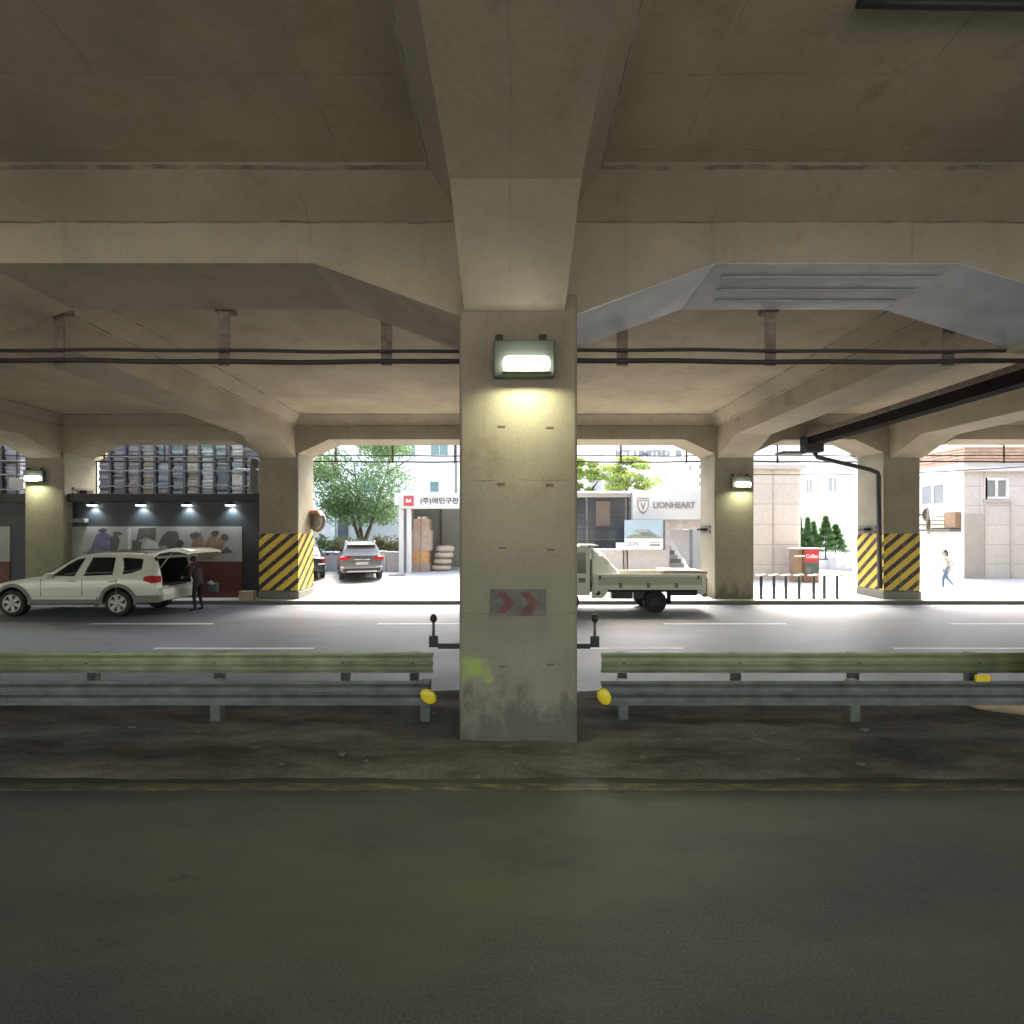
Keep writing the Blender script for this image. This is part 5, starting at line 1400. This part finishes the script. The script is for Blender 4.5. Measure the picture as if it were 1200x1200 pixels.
# white tower to the right of the steps, joins the column side visually
t = thing('white_tower', 'tall narrow white building right of the lettered front with tiny windows', 'building', (PX(835, 30), 30, 1))
MB().box(PX(806, 30.5), PX(905, 30.5), 30.5, 31.6, .2, 9.5).build('wall', m_wplast, t)
for v in (546, 557, 566, 589, 597):
    MB().box(PX(819.5, 30.4), PX(822.5, 30.4), 30.44, 30.497, PZ(v + 3, 30.4), PZ(v - 1.5, 30.4)).build('slit_window', m_pane2, t)
MB().box(PX(808, 30.4), PX(810.5, 30.4), 30.44, 30.497, PZ(551, 30.4), PZ(546, 30.4)).build('slit_window', m_pane2, t)
# far buildings with blue glass, and a lettered parapet
t = thing('glass_office', 'white office with pale blue window bands and letters along its parapet', 'building', (PX(740, 52), 52, 1))
MB().box(PX(600, 52), PX(830, 52), 52, 60, .4, PZ(520, 52)).build('wall', m_wplast, t)
m_blue = plain('pale blue glass', (.40, .55, .66), .15, 0, .1)
for u0, u1, v0, v1 in ((760, 789, 546, 552), (762, 775, 563, 572), (690, 705, 548, 575), (710, 722, 548, 575)):
    MB().box(PX(u0, 51.9), PX(u1, 51.9), 51.9, 51.99, PZ(v1, 52), PZ(v0, 52)).build('window_band', m_blue if u0 > 720 else m_pane2, t)
MB().box(PX(688, 51.8), PX(705, 51.8), 51.6, 51.98, PZ(556, 52), PZ(552, 52)).build('canopy', plain('slate canopy', (.16, .19, .21), .5), t)
text_mb('ICT LIMITED  BE', .85, PX(763, 51.8), 51.85, PZ(532, 52), .05, width=PX(810, 52) - PX(727, 52), bold=.035).build('parapet_lettering', plain('pale grey letters', (.14, .14, .15), .5), t)
broad_tree(PX(738, 31.5), 31.5, 6.6, 2.0, 'yellow green tree behind the lettered shop front', 51, n=7000, leaf=.105, mat=m_leafy, trunk_h=3.4, tr_r=.09, clumps=26, flat=.6)
broad_tree(PX(684, 31), 31, 6.6, 1.3, 'yellow green tree behind the glazed bay, partly behind the column', 61, n=3600, leaf=.10, mat=m_leafy, trunk_h=3.2, tr_r=.09, clumps=16)

# ------------------------------------------------------------------ right: stone pier building, planters, conifers, kiosk, bollards
py_ = 23.6
t = thing('stone_building', 'beige stone clad pier with a cornice right of the lamp-lit column', 'building', (PX(912, py_), py_, zg(12, py_)))
m_st = tiled('beige stone cladding', (.54, .50, .47), 40.0, .93)
xx0, xx1 = PX(880, py_), PX(941, py_)
cv_ = 1.1
pts = [(xx0 - .7, py_), (xx1 - .25, py_), (xx1 - .07, py_ + .07), (xx1, py_ + .25), (xx1, py_ + 3), (xx0 - .7, py_ + 3)]
MB().prism(pts, 2, .0, PZ(550, py_)).build('wall', m_st, t)
pts2 = [(xx0 - .7, py_ - .18), (xx1 + .05, py_ - .18), (xx1 + .22, py_ - .02), (xx1 + .3, py_ + .25), (xx1 + .3, py_ + 3), (xx0 - .7, py_ + 3)]
MB().prism(pts2, 2, PZ(549.8, py_), PZ(545, py_)).build('cornice', plain('stone cornice', (.48, .45, .42), .7, 0, .06), t)
MB().prism(pts, 2, PZ(544.9, py_), PZ(536, py_)).build('frieze', plain('pale frieze', (.62, .59, .56), .7, 0, .04), t)
MB().box(PX(905, py_), PX(907, py_), py_ - .025, py_ - .002, .2, PZ(551, py_)).build('recess_strip', plain('stone joint strip', (.40, .37, .35), .7), t)
# white house far right of it
wy = 39.0
t = thing('white_house', 'bright white building with faint grey windows behind the conifers', 'building', (PX(985, wy), wy, .6))
MB().box(PX(930, wy), PX(1100, wy), wy, wy + 6, .1, 9.6).build('wall', m_wplast, t)
for u0, u1, v0, v1 in ((944, 952, 561, 578), (970, 981, 559, 577), (1012, 1020, 561, 577)):
    windowed('window', t, PX(u0, wy), PX(u1, wy), wy, PZ(v1, wy), PZ(v0, wy), glass=m_pane2, frame=plain('pale frame', (.62, .62, .62), .5))
# conifers and white planter
pyy = 29.2
for u, vt, r, lab, sd in ((938, 604, .27, 'slim conifer beside the stone pier, leftmost of the row', 1), (946.5, 606.5, .30, 'slim conifer second from the stone pier', 2), (955, 611, .33, 'short conifer in the middle of the row', 3), (967.5, 604.5, .52, 'tallest broad conifer, second from the right of the row', 4), (981, 614.5, .60, 'broad low conifer at the right end of the row', 5)):
    z = zg(14, pyy + .4) + .45
    conifer(PX(u, pyy + .4), pyy + .4 + .15 * (sd % 2), z, PZ(vt, pyy + .4) - z, r, lab, 70 + sd, 3600 if r > .5 else 2400)
t = thing('white_planter', 'white planter box under the conifers', 'planter', (PX(970, pyy), pyy - .5, zg(14, pyy)))
z = zg(16, pyy)
MB().box(PX(925, pyy), PX(983, pyy), pyy - .3, pyy + 1.1, z - .1, z + .50).build('box', m_wplast, t, bevel=.02)
MB().box(PX(926, pyy) + .1, PX(982, pyy) - .1, pyy - .2, pyy + 1.0, z + .501, z + .54).build('soil', plain('planter soil', (.06, .045, .035), .9, 0, .3, 12), t)
t = thing('grey_planter', 'pale grey planter box at the right end of the conifer row', 'planter', (PX(991, 28), 28, zg(14, 28)))
z = zg(16, 28)
MB().box(PX(982.5, 28), PX(1000, 28), 28, 28.9, z - .1, PZ(652, 28)).build('box', plain('pale grey planter', (.52, .52, .52), .7), t, bevel=.02)
MB().ell((PX(985, 28), 28.4, PZ(651.5, 28)), (.28, .3, .14), 14, 8).build('flowers', m_wpaint, t)
# kiosk sign
ky = 22.6; kz = zg(13, ky)
t = thing('kiosk_stand', 'brown stand with red panel and dark green base beside the stone pier', 'stand', (PX(948, ky), ky, kz))
kx0, kx1 = PX(942, ky), PX(960, ky); kt = PZ(643.5, ky)
MB().box(kx0, kx1, ky, ky + .55, kz - .02, kt).build('cabinet', plain('brown cabinet', (.20, .12, .08), .6, 0, .12), t, bevel=.012)
MB().box(PX(932, ky), kx0 - .003, ky + .1, ky + .5, kz - .02, kt - .02).build('side_leaf', plain('tan cabinet side', (.30, .21, .15), .7, 0, .1), t, bevel=.01)
MB().box(kx0 + .02, kx1 - .02, ky - .02, ky - .001, PZ(659, ky), kt - .02).build('red_panel', plain('crimson panel', (.46, .03, .05), .5), t)
MB().box(kx0 + .02, kx1 - .02, ky - .02, ky - .001, PZ(672, ky), PZ(659.5, ky)).build('green_panel', plain('dark green panel', (.045, .085, .07), .5), t)
MB().box(kx0 + .08, kx0 + .30, ky - .024, ky - .0205, PZ(671, ky), PZ(664.5, ky)).build('picture', plain('grey picture', (.13, .14, .17), .5), t)
MB().box(PX(931, ky), kx0 + .02, ky - .05, ky + .0, PZ(652.5, ky), PZ(650.5, ky)).build('shelf', m_wpaint, t)
MB().box(PX(931, ky), kx1 + .03, ky - .05, ky + .6, kt + .001, kt + .05).build('top', m_wpaint, t, bevel=.01)
text_mb('Coffee', .24, (kx0 + kx1) / 2, ky - .026, PZ(652, ky), .008, width=.52, bold=.01).build('lettering', plain('pinkish white letters', (.75, .62, .62), .5), t)
# bollards along the kerb
b_y = 17.95
m_bol = plain('grey bollard steel', (.10, .10, .105), .45, .5, .15)
m_bcap = plain('pale bollard cap', (.58, .54, .46), .5, 0, .1)
bl = None
for i, u in enumerate((892, 907, 921, 936.5, 953.5, 966, 981)):
    lab = ['bollard nearest the lamp-lit column', 'second bollard from the lamp-lit column', 'third bollard from the lamp-lit column', 'middle bollard of the row of seven by the kerb', 'third bollard from the right end of the row', 'second bollard from the right end of the row', 'bollard at the right end of the row'][i]
    x = PX(u, b_y)
    if bl is None:
        bl = thing('bollard', lab, 'bollard', (x, b_y, .12), 0, 'thin bollards along the far kerb')
        MB().lathe([(.07, 0), (.055, .02), (.048, .06), (.048, .78), (.055, .80)], 14, 'z').build('post', m_bol, bl, world=False)
        MB().prism([(-.17, .82), (.13, .86), (.13, .80), (-.17, .80)], 1, -.11, .11).build('cap', m_bcap, bl, world=False, bevel=.008)
    else: dup(bl, (x, b_y, .12), lab)

# right hand building
ry = 24.2; rx = PX(1130, ry); rz0 = zg(20, ry)
t = thing('corner_building', 'white and beige stone corner building at the right edge with a wooden roof band', 'building', (rx + 4, ry, rz0))
m_st2 = tiled('pale stone wall', (.50, .475, .46), 3.3, .92)
MB().box(rx, rx + 14, ry, ry + 7.5, -.2, PZ(553, ry)).build('wall', m_st2, t)
MB().box(rx - .012, rx - .002, ry + .01, ry + 7.4, -.1, PZ(553, ry)).build('white_flank', m_wplast, t)
MB().box(rx - .2, rx + 14.2, ry - .22, ry + 7.6, PZ(552.9, ry), PZ(548.5, ry)).build('cornice', plain('pale stone', (.54, .52, .50), .7, 0, .05), t, bevel=.03)
MB().box(rx + .002, rx + 14, ry + .05, ry + 7.4, PZ(548.4, ry), PZ(541, ry)).build('frieze', plain('pale stone', (.54, .52, .50), .7, 0, .05), t)
for k in range(5):
    z0 = PZ(541, ry) + .005 + k * .15
    MB().box(rx - .05, rx + 14, ry - .05 - .02 * (k % 2), ry + 7.4, z0, z0 + .125).build('roof_slat', plain('light brown timber slats', (.40, .25, .17), .7, 0, .18, 4), t)
MB().box(rx + .95, rx + 1.05, ry - .05, ry - .002, rz0 - .2, PZ(553.2, ry)).build('pilaster', plain('stone pilaster', (.47, .44, .42), .7, 0, .06), t)
MB().box(PX(1184, ry), PX(1188, ry), ry - .05, ry - .002, rz0 - .2, PZ(587, ry)).build('pilaster', plain('stone pilaster', (.47, .44, .42), .7, 0, .06), t)
MB().box(rx + .002, rx + .90, ry - .02, ry - .003, rz0 - .1, PZ(602, ry)).build('grey_panel', plain('grey stone panel', (.36, .34, .32), .7, 0, .06), t)  # darker grey panel on the lower left end of the front
windowed('window', t, PX(1153, ry), PX(1181, ry), ry, PZ(585, ry), PZ(560, ry), .12, m_pane2, frame=plain('pale frame', (.62, .62, .62), .5))
MB().box(PX(1151, ry), PX(1183, ry), ry - .10, ry - .003, PZ(588, ry), PZ(586, ry)).build('sill', m_grey, t)
fz = lambda v, d: PZ(v, d)
windowed('window', t, 25.2, 26.7, rx - .012, PZ(592, 25.9), PZ(567, 25.9), .08, m_pane2, ax=0, frame=m_wpaint)
# timber louvred box and grey awning on the flank
MB().box(rx - .55, rx - .014, 24.35, 26.3, PZ(623, 24.8), PZ(620, 24.8)).build('awning', m_steel, t, bevel=.01)
lt = MB().box(rx - .30, rx - .014, 24.35, 24.95, PZ(618.5, 24.6), PZ(600, 24.6)); lt.build('timber_box', plain('brown box', (.26, .16, .10), .7, 0, .2, 5), t)
for k in range(4):
    MB().box(rx - .30, rx - .014, 24.98, 26.3, PZ(618.5, 24.6) + k * .19, PZ(618.5, 24.6) + k * .19 + .15).build('louvre', plain('cream louvre', (.62, .52, .38), .6), t)
tag(MB().prism([(25.25, PZ(651.5, 25.5)), (25.75, PZ(650, 25.5)), (25.8, PZ(648.5, 25.5)), (25.2, PZ(650, 25.5))], 0, rx - .2, rx - .014).build('wall_tap_box', m_grey), 'small grey fitting on the white flank left of the walker', 'fitting')

# ------------------------------------------------------------------ people
def person(label, loc, rz, J, cols, seed=0, scale=1.0, hair='short'):
    """J: joint positions; capsules are fused by voxel remesh into one continuous skin, coloured by nearest bone"""
    t = thing('person', label, 'person', loc, rz)
    V = {k: Vector(v) for k, v in J.items()}
    bones = [('pelvis', 'chest', .125, .150, 'top'), ('chest', 'neck', .150, .060, 'top'), ('shl', 'shr', .062, .062, 'top'), ('neck', 'headb', .052, .055, 'skin'),
             ('hipl', 'kneel', .090, .060, 'leg'), ('kneel', 'ankl', .056, .038, 'leg'), ('hipr', 'kneer', .090, .060, 'leg'), ('kneer', 'ankr', .056, .038, 'leg'), ('hipl', 'hipr', .098, .098, 'leg'),
             ('ankl', 'toel', .040, .030, 'shoe'), ('ankr', 'toer', .040, .030, 'shoe'),
             ('shl', 'elbl', .054, .042, 'top'), ('elbl', 'wril', .040, .028, 'top'), ('shr', 'elbr', .054, .042, 'top'), ('elbr', 'wrir', .040, .028, 'top')]
    b = MB(); segs = []
    for a, c, ra, rc, k in bones:
        p, q = V[a], V[c]
        pts = [p.lerp(q, i / 5) for i in range(6)]; rs = [ra + (rc - ra) * i / 5 for i in range(6)]
        b.tube(pts, rs, 12); b.ell(p, (ra, ra, ra), 12, 8); b.ell(q, (rc, rc, rc), 12, 8)
        segs.append((p, q, (ra + rc) / 2, k))
    hd_ = V['head']; fwd = (V['face'] - hd_).normalized()
    b.ell(hd_, (.085, .075, .115), 18, 12)
    b.ell(hd_ + fwd * .088 + Vector((0, 0, -.012)), (.022, .014, .026), 10, 6)         # nose
    b.ell(hd_ + fwd * .060 + Vector((0, 0, -.085)), (.032, .03, .028), 10, 6)          # chin
    sidev = Vector((0, 0, 1)).cross(fwd)
    for s in (-1, 1): b.ell(hd_ + sidev * s * .080 + Vector((0, 0, -.01)), (.018, .012, .032), 8, 6)
    segs.append((hd_, hd_ + Vector((0, 0, .01)), .1, 'skin'))
    for e, w_ in (('elbl', 'wril'), ('elbr', 'wrir')):                                   # hands: palm, four unequal fingers, thumb
        d = (V[w_] - V[e]).normalized(); n = fwd if abs(d.dot(fwd)) < .8 else Vector((0, 0, 1)); sdv = d.cross(n).normalized()
        pc = V[w_] + d * .055
        b.tube([V[w_], pc, V[w_] + d * .095], [.026, .034, .030], 10); segs.append((V[w_] + d * .02, V[w_] + d * .10, .03, 'skin'))
        curl = sdv.cross(d) * (1 if sdv.cross(d).dot(fwd) > 0 else -1)
        for i, (off, ln) in enumerate(((-.030, .062), (-.010, .074), (.010, .070), (.030, .054))):
            r0 = V[w_] + d * .085 + n.normalized() * off
            pts = [r0, r0 + d * ln * .5 + sdv * .006, r0 + d * ln * .9 + sdv * .022]
            b.tube(pts, [.0095, .009, .0075], 8); b.ell(pts[-1], (.0075,) * 3, 8, 6); segs.append((pts[0], pts[2], .009, 'skin'))
        tb = V[w_] + d * .035 + n.normalized() * .03
        b.tube([tb, tb + n.normalized() * .028 + d * .025, tb + n.normalized() * .034 + d * .055], [.012, .011, .008], 8)
        segs.append((tb, tb + d * .05 + n.normalized() * .03, .011, 'skin'))
    o = b.build('body', [cols['skin'], cols['top'], cols['leg'], cols['shoe']], t, world=False)
    md = o.modifiers.new('fuse', 'REMESH'); md.mode = 'VOXEL'; md.voxel_size = .0085; md.use_smooth_shade = True
    sm = o.modifiers.new('soft', 'SMOOTH'); sm.factor = .5; sm.iterations = 3
    dg = bpy.context.evaluated_depsgraph_get()
    me = bpy.data.meshes.new_from_object(o.evaluated_get(dg)); o.modifiers.clear(); o.data = me
    me.materials.clear()
    for k in ('skin', 'top', 'leg', 'shoe'): me.materials.append(cols[k])
    idx = {'skin': 0, 'top': 1, 'leg': 2, 'shoe': 3}
    for p in me.polygons:
        c = p.center; best = 9; kk = 'top'
        for a, q, r, k in segs:
            ab = q - a; tt = max(0, min(1, (c - a).dot(ab) / max(1e-9, ab.length_squared)))
            dd = (c - (a + ab * tt)).length - r
            if dd < best: best = dd; kk = k
        p.material_index = idx[kk]; p.use_smooth = True
    h = MB().ell(hd_ - fwd * .018 + Vector((0, 0, .022)), (.094, .090, .108), 18, 12)
    cutz = hd_.z - .01
    h.v = [tuple(Vector(v) - fwd * (max(0, (Vector(v) - hd_).dot(fwd) - .035) * .9 if v[2] < hd_.z + .07 else 0)) for v in h.v]
    if hair == 'long':
        h.tube([hd_ - fwd * .065 + Vector((0, 0, .02)), hd_ - fwd * .10 + Vector((0, 0, -.10)), hd_ - fwd * .11 + Vector((0, 0, -.20))], [.06, .065, .03], 12)
    h.build('hair', cols['hair'], t, world=False)
    # eyes, mouth
    for s in (-1, 1):
        MB().ell(hd_ + fwd * .072 + sidev * s * .031 + Vector((0, 0, .012)), (.009, .009, .007), 8, 6).build('eye', m_blackp, t, world=False)
    MB().ell(hd_ + fwd * .080 + Vector((0, 0, -.052)), (.006, .02, .005), 8, 6).build('mouth', plain('lips', (.35, .14, .12), .6), t, world=False)
    t.scale = (scale,) * 3
    return t
skin = plain('skin', (.48, .30, .21), .55, 0, .04); hairm = plain('black hair', (.012, .010, .010), .5)
# walker: local +x is forward; faces left in the picture after rotation
JW = dict(pelvis=(0, 0, .96), chest=(.03, 0, 1.22), neck=(.05, 0, 1.43), headb=(.07, 0, 1.50), head=(.085, 0, 1.575), face=(.19, 0, 1.56), shl=(.04, .16, 1.36), shr=(.04, -.16, 1.36),
          hipl=(0, .085, .90), hipr=(0, -.085, .90), kneel=(.20, .09, .50), ankl=(.22, .09, .09), toel=(.36, .09, .04), kneer=(-.08, -.09, .49), ankr=(-.36, -.09, .20), toer=(-.30, -.09, .06),
          elbl=(-.10, .21, 1.12), wril=(.04, .22, .92), elbr=(.12, -.21, 1.12), wrir=(.24, -.19, .96))
person('person in white top and blue jeans walking by the right building', (PX(1109, 20.4), 20.4, zg(17, 20.4)), PI,
       JW, dict(skin=skin, top=plain('white blouse', (.50, .50, .51), .8, 0, .08, 6), leg=plain('blue denim', (.10, .16, .27), .8, 0, .15, 9), shoe=m_wpaint, hair=hairm), scale=.93, hair='long')
JS = dict(pelvis=(0, 0, .95), chest=(.06, 0, 1.22), neck=(.11, 0, 1.43), headb=(.14, 0, 1.50), head=(.165, 0, 1.575), face=(.26, 0, 1.53), shl=(.09, .19, 1.37), shr=(.09, -.19, 1.37),
          hipl=(0, .10, .90), hipr=(0, -.10, .90), kneel=(.05, .12, .49), ankl=(0, .13, .08), toel=(.15, .14, .04), kneer=(.02, -.12, .49), ankr=(-.06, -.13, .08), toer=(.09, -.14, .04),
          elbl=(.10, .26, 1.08), wril=(.30, .20, 1.06), elbr=(.02, -.27, 1.08), wrir=(.06, -.30, .84))
darkj = plain('dark brown jacket', (.045, .028, .024), .8, 0, .2, 6)
pp = person('person in dark jacket standing at the open tailgate of the white SUV', (PX(232, 15.95), 15.95, 0), PI,
       JS, dict(skin=skin, top=darkj, leg=plain('black trousers', (.014, .014, .016), .8), shoe=m_black, hair=hairm), scale=1.0)
# bag in the hand on the far side of the picture
bx, bz = PX(247, 16.2), PZ(686, 16.2)
t = thing('carried_bag', 'dark bag with a pale flap held by the person at the tailgate', 'bag', (bx, 16.25, bz - .2))
MB().box(bx - .16, bx + .20, 16.16, 16.34, bz - .24, bz + .10).build('bag_body', plain('dark grey bag', (.035, .045, .05), .6), t, bevel=.05, seg=3)
MB().prism([(bx - .10, bz + .09), (bx + .05, bz + .17), (bx + .20, bz + .05), (bx + .06, bz + .03)], 1, 16.14, 16.158).build('flap', m_grey, t, bevel=.006)
MB().tube([(bx - .10, 16.25, bz + .08), (bx - .16, 16.25, bz + .22), (bx - .06, 16.25, bz + .24), (bx + .04, 16.25, bz + .08)], .012, 8).build('handle', m_black, t)
